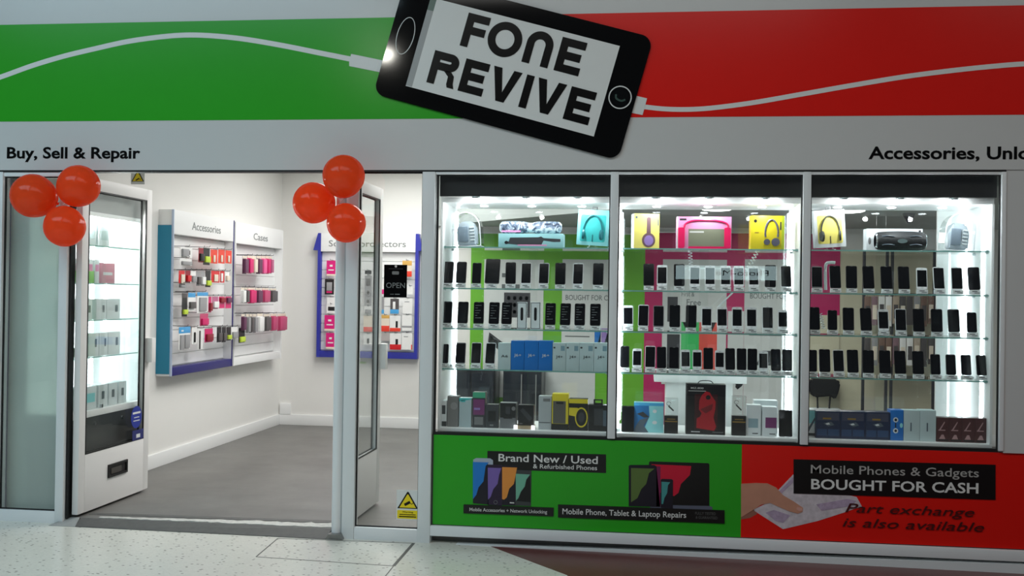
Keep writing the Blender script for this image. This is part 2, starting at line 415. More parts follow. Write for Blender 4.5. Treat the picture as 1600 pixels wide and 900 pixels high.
# threshold: worn rubber ramp, cracked filler and a dark strip on the shop floor
def slab(name, m, top, thick):                      # top: outline of (x, y, z)
    bm = BM(); a = [bm.verts.new(p) for p in top]; b = [bm.verts.new((x, y, z - thick)) for x, y, z in top]; n = len(top)
    bm.faces.new(a); bm.faces.new(b[::-1])
    for i in range(n): bm.faces.new((a[i], b[i], b[(i + 1) % n], a[(i + 1) % n]))
    bmesh.ops.recalc_face_normals(bm, faces=bm.faces); return struct(name, bm, m)
M_rub = mat('threshold_rubber', (84, 84, 82), .6, var=.25, scale=25)
slab('trim_threshold', M_rub, [(-3.80, -.095, zf(-3.8) + .004), (-2.06, -.08, zf(-2.06) + .004), (-2.06, .05, .001), (-3.84, .05, .001)], .05)
slab('trim_threshold_inner', M_rub, [(-3.84, .15, .0022), (-2.0, .22, .0022), (-2.0, .29, .0022), (-3.84, .21, .0022)], .003)
lo_ = [(-3.72 + i * 1.70 / 44, .055 + .028 * random.random(), .004) for i in range(45)]
up_ = [(x, .085 + .085 * (i / 44) + (.05 * random.random()) * (.3 + i / 44), .004) for i, (x, y, z) in enumerate(lo_)]
slab('trim_filler', mat('cracked_filler', (196, 194, 188), .7, var=.3, scale=40), lo_ + up_[::-1], .005)
slab('trim_corner_plate', mat('worn_cement', (150, 152, 150), .7, var=.15, scale=20), [(-3.99, -.10, zf(-3.9) + .003), (-3.80, -.095, zf(-3.8) + .003), (-3.85, .05, 0.001), (-3.93, .05, .001)], .05)
# access hatch in the mall floor: steel edge strips around a terrazzo lid
hp = [(-2.336, -.605), (-2.373, -.12), (-1.479, -.06), (-1.47, -.643)]
bm = BM()
for (a, b), wd in zip(zip(hp, hp[1:] + hp[:1]), (.007, .007, .02, .007)):
    dx, dy = b[0] - a[0], b[1] - a[1]; l = math.hypot(dx, dy); nx, ny = -dy / l * wd / 2, dx / l * wd / 2
    q = [(a[0] + nx, a[1] + ny), (b[0] + nx, b[1] + ny), (b[0] - nx, b[1] - ny), (a[0] - nx, a[1] - ny)]
    vt = [bm.verts.new((x, y, zf(x) + .0012)) for x, y in q]; vq = [bm.verts.new((x, y, zf(x) - .01)) for x, y in q]
    bm.faces.new(vt)
    for i in range(4): bm.faces.new((vt[i], vq[i], vq[(i + 1) % 4], vt[(i + 1) % 4]))
bmesh.ops.recalc_face_normals(bm, faces=bm.faces)
struct('trim_hatch', bm, mat('hatch_joint', (78, 78, 74), .6))
bm = BM(); a = (-1.47, -.643); b = (-1.44, -1.6)
vt = [bm.verts.new((x, y, zf(x) + .001)) for x, y in ((a[0] - .003, a[1]), (a[0] + .003, a[1]), (b[0] + .003, b[1]), (b[0] - .003, b[1]))]; bm.faces.new(vt[::-1])
struct('trim_joint', bm, MC['hatch_joint'])

# ------------------------------------------------------------------ fascia sign
YF = -.03
sg = thing('fascia_graphic', 'green and red band with a white cable across the grey shop fascia', 'sign', (-1, YF, 2.64))
zb0, zb1 = 2.72, 3.388
bm = BM(); box(bm, -7, -.9, YF - .002, YF, zb0, zb1); obj('green_band', bm, M_green, sg, True)
bm = BM(); box(bm, -.9, 6, YF - .002, YF, zb0, zb1); obj('red_band', bm, M_red, sg, True)
cl = [(-640, 190), (-480, 196), (-330, 188), (-180, 168), (-60, 140), (0, 121), (50, 103), (100, 88), (150, 76), (200, 65), (250, 58), (290, 55), (330, 56), (380, 61), (440, 71), (500, 83), (548, 92.5)]
bm = BM(); ribbon(bm, [at(x, y, YF) for x, y in spline(cl, 6)], .034, YF - .004, YF - .002); obj('cable', bm, M_gwhite, sg, True)
bm = BM(); prism(bm, [at(x, y, YF) for x, y in ((549, 84.5), (600, 95), (604, 115), (546, 103.5), (546, 97))], YF - .006, YF - .002); obj('cable_plug', bm, M_gwhite, sg, True)
cr = [(1006, 167), (1040, 170.5), (1080, 171), (1120, 168), (1180, 160), (1260, 146), (1340, 132), (1420, 119), (1500, 109), (1560, 103), (1600, 100), (1680, 96), (1800, 98), (1950, 110)]
bm = BM(); ribbon(bm, [at(x, y, YF) for x, y in spline(cr, 6)], .030, YF - .004, YF - .002); obj('cable', bm, M_gwhite, sg, True)
bm = BM(); prism(bm, [at(x, y, YF) for x, y in ((990, 149), (1011, 154), (1004, 180), (984, 176))], YF - .006, YF - .002); obj('cable_plug', bm, M_gwhite, sg, True)
for nm, s, p, lab in (('lettering_sign', 'Buy, Sell & Repair', (11, 219, 247, 249), 'black Buy Sell and Repair lettering on the grey fascia at left'),
                      ('lettering_sign', 'Accessories, Unlocking', (1357, 1683, 248, 251), 'black Accessories lettering on the grey fascia at right')):
    x0, z = at(p[0], p[2], YF); x1, z1 = at(p[1], p[3], YF)
    t = thing(nm, lab, 'sign', (x0, YF, z)); text('lettering', s, M_ink, t, x0, x1, z, .078, YF, bold=.022, depth=.003, slope=math.atan2(z1 - z, x1 - x0) * .3)
# the big phone sign, a flat black panel rotated clockwise
c0 = Vector(at(*((635 + 968.6) / 2, (135 + 73) / 2), YF)); bl = Vector(at(635, 135, YF)); br = Vector(at(928, 214, YF)); tr = Vector(at(968.6, 73, YF))
u = (br - bl).normalized(); v = Vector((-u.y, u.x))
def uv(px, py): q = Vector(at(px, py, YF)) - bl; return (q.dot(u), q.dot(v))
ang = math.atan2(u.y, u.x)
ps = thing('phone_sign', 'big black smartphone shaped sign tilted over the green and red fascia band', 'sign', (bl.x, YF - .004, bl.y), (0, -ang, 0))
W_ = (br - bl).length; H_ = (tr - br).dot(v)
L0 = uv(591, 132); R0 = uv(1016, 67); B0 = uv(965, 238)
bx0 = L0[0] - .01; bx1 = max(R0[0], B0[0]) + .012; bz0 = -.105; bz1 = H_ + .105
bm = BM(); prism(bm, rrect(bx0, bx1, bz0, bz1, .075, 8), -.014, 0); obj('phone_body', bm, M_sblack, ps)
bm = BM(); box(bm, 0, W_, -.0155, -.013, 0, H_); obj('phone_screen', bm, M_gwhite, ps)
bm = BM(); box(bm, .0, .042, -.0162, -.015, .004, H_ * .86); obj('screen_bar', bm, mat('bar_grey', (160, 162, 162), .4), ps)
bm = BM(); box(bm, .0, .042, -.0162, -.015, H_ * .86, H_); obj('screen_bar', bm, mat('bar_greengrey', (96, 116, 106), .4), ps)
hx, hz = uv(969, 153); bm = BM(); ring(bm, hx, hz, .074, .067, -.016, -.013); hb = obj('home_button', bm, M_gwhite, ps)
bm = BM(); prism(bm, circ(hx, hz, .055), -.0158, -.013); obj('button_face', bm, mat('button_black', (8, 10, 10), .1), hb)
bm = BM(); ribbon(bm, spline([(hx - .03, hz + .012), (hx - .022, hz - .012), (hx + .012, hz - .02), (hx + .036, hz - .006)], 5), .012, -.0168, -.0155); obj('button_glint', bm, mat('button_teal', (46, 74, 66), .3), hb)
ex, ez = uv(634.5, 57); bm = BM(); ring(bm, ex, ez, .058, .0535, -.016, -.013, .125, .121); obj('ear_piece', bm, M_gwhite, ps)
# lettering drawn in the sign's own frame
def stroke(bm, *polys):
    for p in polys: prism(bm, p, -.0185, -.0155)
def R(x0, x1, z0, z1): return [(x0, z0), (x1, z0), (x1, z1), (x0, z1)]
def cp(X, Y): return uv(560 + X * .3, Y * .3)       # measuring point on the enlarged photograph -> sign frame
def arc(bm, cx, cz, rox, roz, rix, riz, a0, a1, n=28):
    o = [(cx + rox * math.cos(math.radians(a0 + (a1 - a0) * k / n)), cz + roz * math.sin(math.radians(a0 + (a1 - a0) * k / n))) for k in range(n + 1)]
    i = [(cx + rix * math.cos(math.radians(a0 + (a1 - a0) * k / n)), cz + riz * math.sin(math.radians(a0 + (a1 - a0) * k / n))) for k in range(n + 1)]
    for k in range(n): prism(bm, [o[k], o[k + 1], i[k + 1], i[k]], -.0185, -.0155)
zr1 = cp(530, 240)[1]; zt1 = cp(580, 70)[1]          # first row: foot and head height
zr2 = cp(355, 430)[1]; zt2 = cp(405, 265)[1]
def EE(x0, x1, z0, z1, sw):
    zm = (z0 + z1) / 2
    return [R(x0, x0 + sw, z0, z1), R(x0 + sw, x1, z1 - sw, z1), R(x0 + sw, x1 - .015, zm - sw / 2, zm + sw / 2), R(x0 + sw, x1, z0, z0 + sw)]
sw = .051
xF = cp(530, 240)[0]; xF1 = cp(690, 112)[0]
bm = BM(); stroke(bm, R(xF, xF + sw, zr1, zt1), R(xF + sw, xF1, zt1 - sw, zt1), R(xF + sw, xF1 - .01, (zr1 + zt1) / 2 - sw * .5, (zr1 + zt1) / 2 + sw * .5)); obj('letter', bm, M_ink, ps)
oc = cp(765, 211); oh = (zt1 - zr1) / 2 + .004; bm = BM(); arc(bm, oc[0], (zr1 + zt1) / 2, .113, oh, .113 - sw, oh - sw, 0, 360, 48); obj('letter', bm, M_ink, ps)
nx0 = cp(850, 325)[0]; nx1 = cp(985, 360)[0]; nc = (nx0 + nx1) / 2; nr = (nx1 - nx0) / 2; nzc = zt1 - nr
bm = BM(); arc(bm, nc, nzc, nr, nr, nr - sw, nr - sw, 0, 180); stroke(bm, R(nx0, nx0 + sw, zr1, nzc), R(nx1 - sw, nx1, zr1, nzc)); obj('letter', bm, M_ink, ps)
e0 = cp(1015, 375)[0]; e1 = cp(1140, 407)[0] + .004
bm = BM(); stroke(bm, *EE(e0, e1, zr1, zt1, sw)); obj('letter', bm, M_ink, ps)
r0 = cp(357, 430)[0]; r1 = cp(492, 467)[0]; zm = zr2 + (zt2 - zr2) * .46; zc = (zm + zt2) / 2; rr_ = (zt2 - zm) / 2
bm = BM(); stroke(bm, R(r0, r0 + sw, zr2, zt2), R(r0 + sw, r1 - rr_, zt2 - sw, zt2), R(r0 + sw, r1 - rr_, zm - .002, zm + sw - .002)); arc(bm, r1 - rr_, zc, rr_, rr_, rr_ - sw, rr_ - sw, -90, 90)
stroke(bm, [(r1 - rr_ - .028, zm), (r1 - rr_ + .018, zm + .006), (r1 - .012, zm - .02), (r1 - .006, zr2 + .03), (r1 + .006, zr2), (r1 - .04, zr2), (r1 - .048, zr2 + .02), (r1 - .05, zm - .03)]); obj('letter', bm, M_ink, ps)
e0 = cp(520, 470)[0]; e1 = cp(642, 510)[0]; bm = BM(); stroke(bm, *EE(e0, e1, zr2, zt2, sw)); obj('letter', bm, M_ink, ps)
def VV(a, b):
    m_ = (a + b) / 2; w_ = sw * 1.08
    zi = zr2 + .062
    return [[(a, zt2), (a + w_, zt2), (m_, zi), (b - w_, zt2), (b, zt2), (m_ + w_ * .5, zr2), (m_ - w_ * .5, zr2)]]
va_ = cp(708, 355)[0]; vb_ = cp(855, 392)[0]; bm = BM(); stroke(bm, *VV(va_, vb_)); obj('letter', bm, M_ink, ps)
i0 = cp(832, 565)[0]; bm = BM(); stroke(bm, R(i0, i0 + sw, zr2, zt2)); obj('letter', bm, M_ink, ps)
va_ = cp(938, 420)[0]; vb_ = cp(1086, 458)[0]; bm = BM(); stroke(bm, *VV(va_, vb_)); obj('letter', bm, M_ink, ps)
e0 = cp(1062, 630)[0]; e1 = cp(1192, 668)[0]; bm = BM(); stroke(bm, *EE(e0, e1, zr2, zt2, sw)); obj('letter', bm, M_ink, ps)

# ------------------------------------------------------------------ graphic panel below the display windows
YP = -.008
bm = BM(); box(bm, -1.378, 3.6, YP, .06, .066, .656); struct('wall_riser', bm, mat('riser_board', (60, 60, 60), .6))
gp = thing('graphic_panel', 'green and red printed panel below the display windows', 'panel', (0, YP, .066))
xs = at(1158.5, 750, YP)[0]
bm = BM(); box(bm, -1.366, xs, YP - .002, YP, .072, .656); obj('green_field', bm, M_green, gp, True)
bm = BM(); box(bm, xs, 3.6, YP - .002, YP, .072, .656); obj('red_field', bm, M_red, gp, True)
def pic(name, m, pts, lay=1, parent=gp, Y=None):
    Y = YP if Y is None else Y
    y0 = Y - .002 - lay * .0012; bm = BM(); prism(bm, [at(x, y, Y) for x, y in pts], y0, Y - .002); return obj(name, bm, m, parent, True)
def label_text(name, s, m, x0, x1, zy0, zy1, hpx, lay=2, bold=.006, shear=0.0, Y=None, parent=gp):
    Y = YP if Y is None else Y
    a, z = at(x0, zy0, Y); b, z1 = at(x1, zy1, Y)
    return text(name, s, m, parent, a, b, z, hpx / 243.0, Y - .002 - lay * .0012, bold=bold, depth=.001, slope=math.atan2(z1 - z, b - a), shear=shear)
M_lab = mat('label_black', (12, 12, 12), .3); M_lett = mat('label_lettering', (225, 225, 222), .4)
c1 = lambda X, Y: (660 + X * .2, 670 + Y * .2); c2 = lambda X, Y: (860 + X * .2, 670 + Y * .2); c3 = lambda X, Y: (1140 + X * .2875, 670 + Y * .2875)
bd = pic('label_board', M_lab, [(761.6, 704.4), (947, 710), (947, 739), (761.6, 733)])
label_text('lettering', 'Brand New / Used', M_lett, 779, 934, 720.4, 724.6, 12.2, bold=.012)
label_text('lettering', '& Refurbished Phones', M_lett, 833, 933, 731.4, 734.4, 7.2, bold=.006)
M_phd = mat('print_dark', (24, 20, 34), .4)
def wave(m, a, nm='phone_print'):
    return pic(nm, m, [c1(*p) for p in a], 4)
pic('phone_print', mat('print_lightgrey', (165, 176, 190), .4), [c1(*p) for p in ((398, 240), (420, 228), (530, 230), (552, 245), (552, 330), (398, 330))], 2)
pic('phone_print', M_phd, [c1(*p) for p in ((396, 300), (512, 270), (518, 590), (396, 580))], 3)
wave(mat('print_blue', (24, 120, 200), .4), ((396, 258), (520, 262), (495, 290), (478, 410), (440, 455), (422, 515), (396, 548)))
pic('phone_print', mat('print_plum', (40, 24, 52), .4), [c1(*p) for p in ((512, 278), (622, 282), (622, 600), (512, 592))], 3)
wave(mat('print_violet', (118, 94, 168), .4), ((512, 302), (618, 306), (600, 360), (588, 430), (555, 470), (535, 530), (514, 552)))
pic('phone_print', M_phd, [c1(*p) for p in ((622, 284), (742, 288), (738, 600), (622, 596))], 2)
wave(mat('print_orange', (224, 142, 60), .4), ((624, 298), (740, 302), (722, 400), (715, 430), (680, 465), (660, 535), (640, 552), (624, 548)))
pic('phone_print', mat('print_greybody', (58, 62, 62), .4), [c1(*p) for p in ((730, 320), (852, 325), (848, 602), (726, 598))], 3)
wave(mat('print_mint', (110, 176, 150), .4), ((730, 350), (842, 356), (812, 395), (800, 450), (770, 490), (750, 540), (732, 560)))
pic('phone_print', mat('print_nearblack', (16, 16, 16), .4), [c1(*p) for p in ((736, 562), (752, 545), (772, 492), (803, 452), (814, 398), (843, 362), (846, 572))], 4)
bm = BM(); hx_, hz_ = at(*c1(573, 572), YP); ring(bm, hx_, hz_, .0125, .0105, YP - .0085, YP - .006); obj('button_print', bm, M_txtgrey, gp, True)
pic('button_print', M_lett, [c1(*p) for p in ((684, 572), (718, 574), (718, 582), (684, 580))], 5)
pic('label_board', M_lab, [(724.6, 788), (865.2, 793), (865, 806.4), (724.4, 801.6)], 5)
label_text('lettering', 'Mobile Accessories + Network Unlocking', M_lett, 734, 855, 798, 802, 5.6, 6, .004)
pic('label_board', M_lab, [(872, 788), (1132, 797), (1132, 817.6), (872, 808)], 5)
label_text('lettering', 'Mobile Phone, Tablet & Laptop Repairs', M_lett, 879, 1072, 802.6, 808.6, 9.2, 6, .008)
label_text('lettering', 'FULLY TESTED', mat('label_dimletter', (96, 96, 94), .4), 1086, 1118, 803.4, 804.4, 4.2, 6, .0)
label_text('lettering', '& GUARANTEED', MC['label_dimletter'], 1087, 1121, 809.8, 811, 4.2, 6, .0)
pic('laptop_print', M_lab, [c2(*p) for p in ((770, 262), (778, 254), (1232, 268), (1242, 276), (1242, 602), (770, 596))], 1)
pic('laptop_print', mat('print_crimson', (206, 16, 52), .4), [c2(*p) for p in ((790, 276), (1100, 290), (1090, 360), (1050, 400), (1020, 430), (1000, 500), (965, 525), (790, 480))], 2)
pic('laptop_print', mat('print_steel', (92, 96, 112), .4), [c2(*p) for p in ((780, 592), (1242, 602), (1265, 610), (1265, 636), (780, 624))], 2)
pic('tablet_print', M_phd, [c2(*p) for p in ((612, 290), (622, 282), (812, 282), (828, 292), (858, 610), (612, 602))], 3)
pic('tablet_print', mat('print_wine', (120, 30, 78), .4), [c2(*p) for p in ((828, 292), (860, 294), (858, 604), (828, 604))], 3)
pic('tablet_print', mat('print_olive', (92, 116, 56), .4), [c2(*p) for p in ((630, 305), (812, 310), (770, 345), (748, 430), (710, 470), (680, 540), (630, 572))], 4)
pic('phone_print', M_phd, [c2(*p) for p in ((862, 396), (872, 390), (945, 392), (958, 400), (956, 618), (862, 614))], 4)
pic('phone_print', mat('print_teal', (70, 150, 148), .4), [c2(*p) for p in ((868, 412), (936, 416), (918, 440), (912, 500), (890, 540), (880, 585), (868, 586))], 5)
# right half: hand with banknotes, label board, dark slanted lettering
nt_ = pic('banknotes_print', M_note, [c3(*p) for p in ((345, 248), (262, 335), (190, 410), (125, 440), (290, 545), (480, 500), (620, 455), (690, 430), (722, 428), (690, 370), (560, 340), (420, 300))], 1)
pic('banknotes_print', M_note2, [c3(*p) for p in ((195, 455), (240, 440), (330, 470), (290, 510), (250, 500))], 2)
pic('banknotes_print', M_note2, [c3(*p) for p in ((262, 345), (345, 262), (345, 290), (280, 352))], 2)
pic('banknotes_print', M_note2, [c3(*p) for p in ((470, 410), (640, 380), (690, 392), (650, 420), (500, 445))], 2)
pic('hand_print', M_skin, [c3(*p) for p in ((62, 298), (140, 294), (205, 296), (252, 318), (290, 360), (350, 395), (398, 428), (396, 450), (370, 460), (325, 448), (270, 425), (220, 402), (170, 412), (120, 445), (62, 480))], 3)
pic('hand_print', mat('print_skin_shade', (150, 98, 82), .4, var=.12, scale=14), [c3(*p) for p in ((62, 430), (128, 436), (150, 462), (110, 484), (62, 492))], 1)
pic('hand_print', mat('print_nail', (214, 160, 146), .4), [c3(*p) for p in ((368, 424), (392, 430), (396, 444), (378, 446), (362, 436))], 4)
pic('label_board', M_lab, [(1239.8, 717.4), (1555, 726), (1555, 780.7), (1239.8, 770.6)], 4)
label_text('lettering', 'Mobile Phones & Gadgets', mat('label_letter_soft', (176, 174, 170), .4), 1266.5, 1528.7, 739.0, 745.4, 13.4, 5, .004)
label_text('lettering', 'BOUGHT FOR CASH', M_lett, 1267, 1528, 763.4, 770.4, 15.6, 5, .018)
M_dred = mat('print_darkred', (70, 12, 12), .4)
label_text('lettering', 'Part exchange', M_dred, 1320.5, 1522, 799.4, 807, 14, 5, .002, .28)
label_text('lettering', 'is also available', M_dred, 1316, 1537, 822, 830.4, 14, 5, .002, .28)
# dark sill strip between panel and glass
bm = BM(); box(bm, -1.366, 2.146, -.004, .08, .656, .668); struct('trim_sill', bm, M_gasket)

# ------------------------------------------------------------------ display cabinets behind the window glass
SZ = [1.893, 1.618, 1.350, 1.081]                  # tops of the four glass shelves
ZB = .690                                          # cabinet floor
Y0, Y1 = .09, .62
BAY = [(-1.362, -.225, 'left'), (-.195, .978, 'middle'), (1.002, 2.142, 'right')]
SHN = ['top', 'second', 'third', 'lowest']
shelf_root = []
for bi, (xa, xb, bn) in enumerate(BAY):
    t = thing('display_cabinet', {'left': 'white lit display cabinet nearest the doorway with backpack dome on top shelf', 'middle': 'white lit display cabinet holding the pink speaker box', 'right': 'white lit display cabinet beside the grey end pier'}[bn], 'cabinet', (xa, Y0, ZB - .03))
    P = lambda nm, bm, m: obj(nm, bm, m, t, True)
    bm = BM(); box(bm, xa, xb, Y0, Y1, ZB - .022, ZB, .002); P('floor_panel', bm, M_white)
    bm = BM(); box(bm, xa, xb, Y0 - .004, Y0 + .05, ZB - .024 - .03 + .03, ZB - .022); P('plinth', bm, M_blackm)
    for s, x in ((0, xa), (1, xb - .016)):
        bm = BM(); box(bm, x, x + .016, Y0, Y1, ZB, 2.185, .001); P('side_panel', bm, M_white)
    bm = BM(); box(bm, xa, xb, Y0 + .012, Y1, 2.185, 2.222, .002); P('top_panel', bm, M_white)
    bm = BM(); box(bm, xa, xb, .055, .085, 2.222, TOP - .004); P('pelmet', bm, M_pelmet)
    for fx in (.21, .5, .8) if bi != 2 else (.2, .5, .78):
        x = xa + (xb - xa) * fx
        bm = BM(); lathe(bm, [(.026, .020), (.028, .010), (.024, .0)], (x, .070, 2.2)); dl = P('downlight', bm, M_clip)
        bm = BM(); lathe(bm, [(.018, -.012), (.026, -.006), (.0265, .006)], (x, .070, 2.2)); obj('lens', bm, M_lamp, dl)
        pl = bpy.data.lights.new('downlight_light', 'POINT'); pl.energy = 2.6; pl.shadow_soft_size = .016; pl.color = (.94, .98, 1); po = bpy.data.objects.new('downlight_light', pl); C.objects.link(po); po.location = (x, .070, 2.165)
        bm = BM(); lathe(bm, [(.022, -.006), (.026, -.004), (.026, .001)], (x + .01, .36, 2.185)); P('downlight', bm, M_lamp)  # glowing discs standing in for reflections of the front downlights
    for x, y in {'left': ((xa + .016, .585), (xb - .016, .585)), 'middle': ((xa + .016, .105), (xa + .016, .585), (xb - .016, .43), (xb - .016, .585)), 'right': ((xa + .016, .585), (xb - .016, .24), (xb - .016, .59))}[bn]:
        d = .012 if x < (xa + xb) / 2 else -.012
        bm = BM(); box(bm, min(x, x + d), max(x, x + d), y, y + .016, ZB + .03, 2.16); P('led_strip', bm, M_led)
    bm = BM(); xm = (xa + xb) / 2
    box(bm, xa + .016, xm + .03, Y1 - .014, Y1 - .010, ZB, 2.185); P('back_pane', bm, M_glass)
    bm = BM(); box(bm, xm - .03, xb - .016, Y1 - .006, Y1 - .002, ZB, 2.185); P('back_pane', bm, M_glass)
    if bn == 'right':
        bm = BM(); box(bm, at(1463, 480, Y1)[0], xb, Y1, Y1 + .02, ZB, 2.36); P('back_panel', bm, M_white)
    for k, z in enumerate(SZ):
        g = thing('glass_shelf', '%s glass shelf of the %s display cabinet' % (SHN[k], {'left': 'leftmost lit', 'middle': 'middle lit', 'right': 'rightmost lit'}[bn]), 'shelf', (xa, .12, z - .008), group='glass shelves in the window cabinets')
        bm = BM(); box(bm, xa + .02, xb - .02, .122, .47, z - .008, z); obj('pane', bm, M_shelf, g, True)
        bm = BM(); box(bm, xa + .02, xb - .02, .118, .122, z - .008, z); obj('polished_edge', bm, M_edge, g, True)
        for x in (xa + .016, xb - .032):
            for y in (.15, .42):
                bm = BM(); tube(bm, [(x, y, z - .011), (x + .016, y, z - .011)], .006, 10); box(bm, x + .002, x + .014, y - .008, y + .008, z - .008, z + .006, .001); obj('clip', bm, M_clip, g, True)

# ---- phones on acrylic stands
PH = {}
def phone_meshes(kind):
    if kind in PH: return PH[kind]
    w, h, fm, bz = {'black': (.070, .148, M_pblack, .003), 'slim': (.062, .142, M_pblack, .003), 'white': (.066, .140, M_pwhite, .016), 'silver': (.068, .146, M_pwhite, .006), 'small_white': (.060, .126, M_pwhite, .016), 'small_black': (.060, .130, M_pblack, .003),
                    'grey': (.068, .142, mat('phone_grey', (120, 124, 128), .35), .006), 'tablet': (.098, .170, M_pblack, .006)}[kind]
    bm = BM(); prism(bm, rrect(-w / 2, w / 2, 0, h, .010, 5), -.004, .004)
    bmesh.ops.bevel(bm, geom=[e for e in bm.edges if len(e.link_faces) == 2 and e.calc_face_angle(0) > 1.2], offset=.0016, segments=2, affect='EDGES')
    body = mesh('phone_body', bm, fm)
    bm = BM(); s = .003 if bz < .01 else .0045; prism(bm, rrect(-w / 2 + s, w / 2 - s, bz, h - bz, .004 if bz < .01 else .001, 3), -.0046, -.0035); scr = mesh('phone_screen', bm, M_screen)
    but = None
    if bz > .01: bm = BM(); ring(bm, 0, bz / 2, .0052, .0042, -.0046, -.0038, n=20); but = mesh('home_button', bm, M_txtgrey)
    bm = BM(); box(bm, -.007, .007, -.0047, -.0036, h - (bz if bz > .01 else .006) / 2 - .001, h - (bz if bz > .01 else .006) / 2 + .001); sp = mesh('speaker_slot', bm, M_txtgrey)
    PH[kind] = (body, scr, but, sp, w, h); return PH[kind]
bm = BM(); box(bm, -.034, .034, -.012, .062, 0, .003); m_foot = mesh('foot', bm, M_acr)
bm = BM()                                          # sloping back rest
prism(bm, [(-.026, .003), (.026, .003), (.026, .085), (-.026, .085)], -.0015, .0015)
for vtx in bm.verts: vtx.co = Vector((vtx.co.x, vtx.co.y + .018 + (vtx.co.z) * .36, vtx.co.z))
m_rest = mesh('back_rest', bm, M_acr)
bm = BM(); box(bm, -.033, .033, -.012, .012, .003, .030, .001); m_ledge = mesh('ledge', bm, mat('acrylic_white', (214, 222, 224), .25))
bm = BM(); box(bm, -.032, .032, -.0135, -.012, .004, .0295); m_card = mesh('price_card', bm, M_card)
bm = BM(); box(bm, -.020, .012, -.0142, -.0134, .020, .0245); box(bm, -.006, .026, -.0142, -.0134, .011, .0145); m_print = mesh('card_print', bm, M_cardink)
bm = BM()
for i_, (a_, b_) in enumerate(((-.024, .018), (-.024, -.006), (-.024, .012), (-.024, .004), (-.024, -.01), (-.024, .016))): box(bm, a_, b_, -.0049, -.0044, .122 - i_ * .017, .1245 - i_ * .017)
m_lines = mesh('screen_print', bm, mat('screen_lines', (120, 124, 126), .5))
LOOK = {'black': 'black smartphone', 'slim': 'slim black smartphone', 'white': 'white bezel smartphone with black screen', 'silver': 'silver rimmed black screened smartphone', 'small_white': 'small white bezel smartphone', 'small_black': 'small black smartphone', 'grey': 'grey smartphone', 'tablet': 'large dark handset'}
LEAN = -math.radians(13)
def phone(kind, px, k, n, bi, si, py=480, stand=True):
    bn = BAY[bi][2]; z = SZ[si]; yb = .165
    x = at(px, 470, yb)[0]
    body, scr, but, sp, w, h = phone_meshes(kind)
    place = '%s phone from left, %s shelf, %s display cabinet' % (ORD[k], SHN[si], bn)
    if stand:
        st = thing('phone_stand', 'stand with price card under ' + place, 'stand', (x, yb - .012, z), group='phone stands in the %s cabinet' % bn)
        for nm, me in (('foot', m_foot), ('back_rest', m_rest), ('ledge', m_ledge), ('price_card', m_card)):
            o = obj(nm, me, None, st)
        obj('card_print', m_print, None, o)
    rz = math.radians(random.uniform(-3, 3))
    t = thing('smartphone', LOOK[kind] + ', ' + place, 'phone', (x, yb - .012 + .0045, z + (.0315 if stand else .001)), (LEAN, math.radians(random.uniform(-1, 1)), rz), group='phones on the %s shelf of the %s cabinet' % (SHN[si], bn))
    b = obj('phone_body', body, None, t); s = obj('phone_screen', scr, None, t)
    if but: obj('home_button', but, None, t)
    if (bi, si) == (0, 2) and k > 1: obj('screen_print', m_lines, None, s)
    obj('speaker_slot', sp, None, t)
    return t
ROWS = {
 (0, 1): [(699, 'black'), (719.7, 'black'), (744, 'slim'), (768.4, 'tablet'), (797.5, 'black'), (821.5, 'silver'), (849, 'silver'), (875, 'black'), (902.5, 'silver'), (934, 'black')],
 (0, 2): [(698, 'black'), (723.4, 'black'), (748.4, 'black'), (772.2, 'black'), (792, 'black'), (860.3, 'black'), (883.4, 'black'), (906.3, 'black'), (930.6, 'black')],
 (0, 3): [(695, 'small_black'), (720.7, 'grey'), (745, 'silver'), (767, 'silver')],
 (1, 1): [(1013.4, 'black'), (1034, 'white'), (1061, 'black'), (1085, 'white'), (1109, 'white'), (1133.4, 'white'), (1154, 'white'), (1177.5, 'white'), (1203, 'black'), (1228, 'silver')],
 (1, 2): [(982, 'white'), (1005.4, 'silver'), (1029.4, 'grey'), (1054.7, 'black'), (1080, 'black'), (1104.4, 'white'), (1128.8, 'white'), (1152, 'white'), (1174.7, 'white'), (1200, 'silver'), (1223.4, 'small_white')],
 (1, 3): [(977.4, 'slim'), (996.6, 'small_white'), (1017, 'silver'), (1035, 'slim'), (1054, 'slim'), (1072.6, 'small_white'), (1090.6, 'small_white'), (1108, 'slim'), (1125.6, 'small_white'), (1142.4, 'slim'), (1160, 'slim'), (1176.6, 'slim'), (1194, 'small_white'), (1213.6, 'slim'), (1231, 'slim')],
 (2, 1): [(1276, 'grey'), (1305, 'black'), (1330, 'black'), (1357, 'black'), (1385, 'black'), (1412, 'black'), (1440, 'white'), (1467, 'silver'), (1495, 'silver'), (1522, 'black')],
 (2, 2): [(1273, 'black'), (1301, 'small_black'), (1326, 'black'), (1354, 'black'), (1381, 'white'), (1408, 'silver'), (1436, 'black'), (1464, 'black'), (1491, 'black'), (1519, 'small_black')],
 (2, 3): [(1270, 'slim'), (1290, 'black'), (1312, 'silver'), (1334, 'black'), (1357.7, 'black'), (1384, 'black'), (1408, 'black'), (1436, 'black'), (1463, 'small_black'), (1487, 'small_black'), (1511, 'small_black'), (1535, 'small_black')],
}
for (bi, si), row in ROWS.items():
    for k, (px, kind) in enumerate(row): phone(kind, px, k, len(row), bi, si)

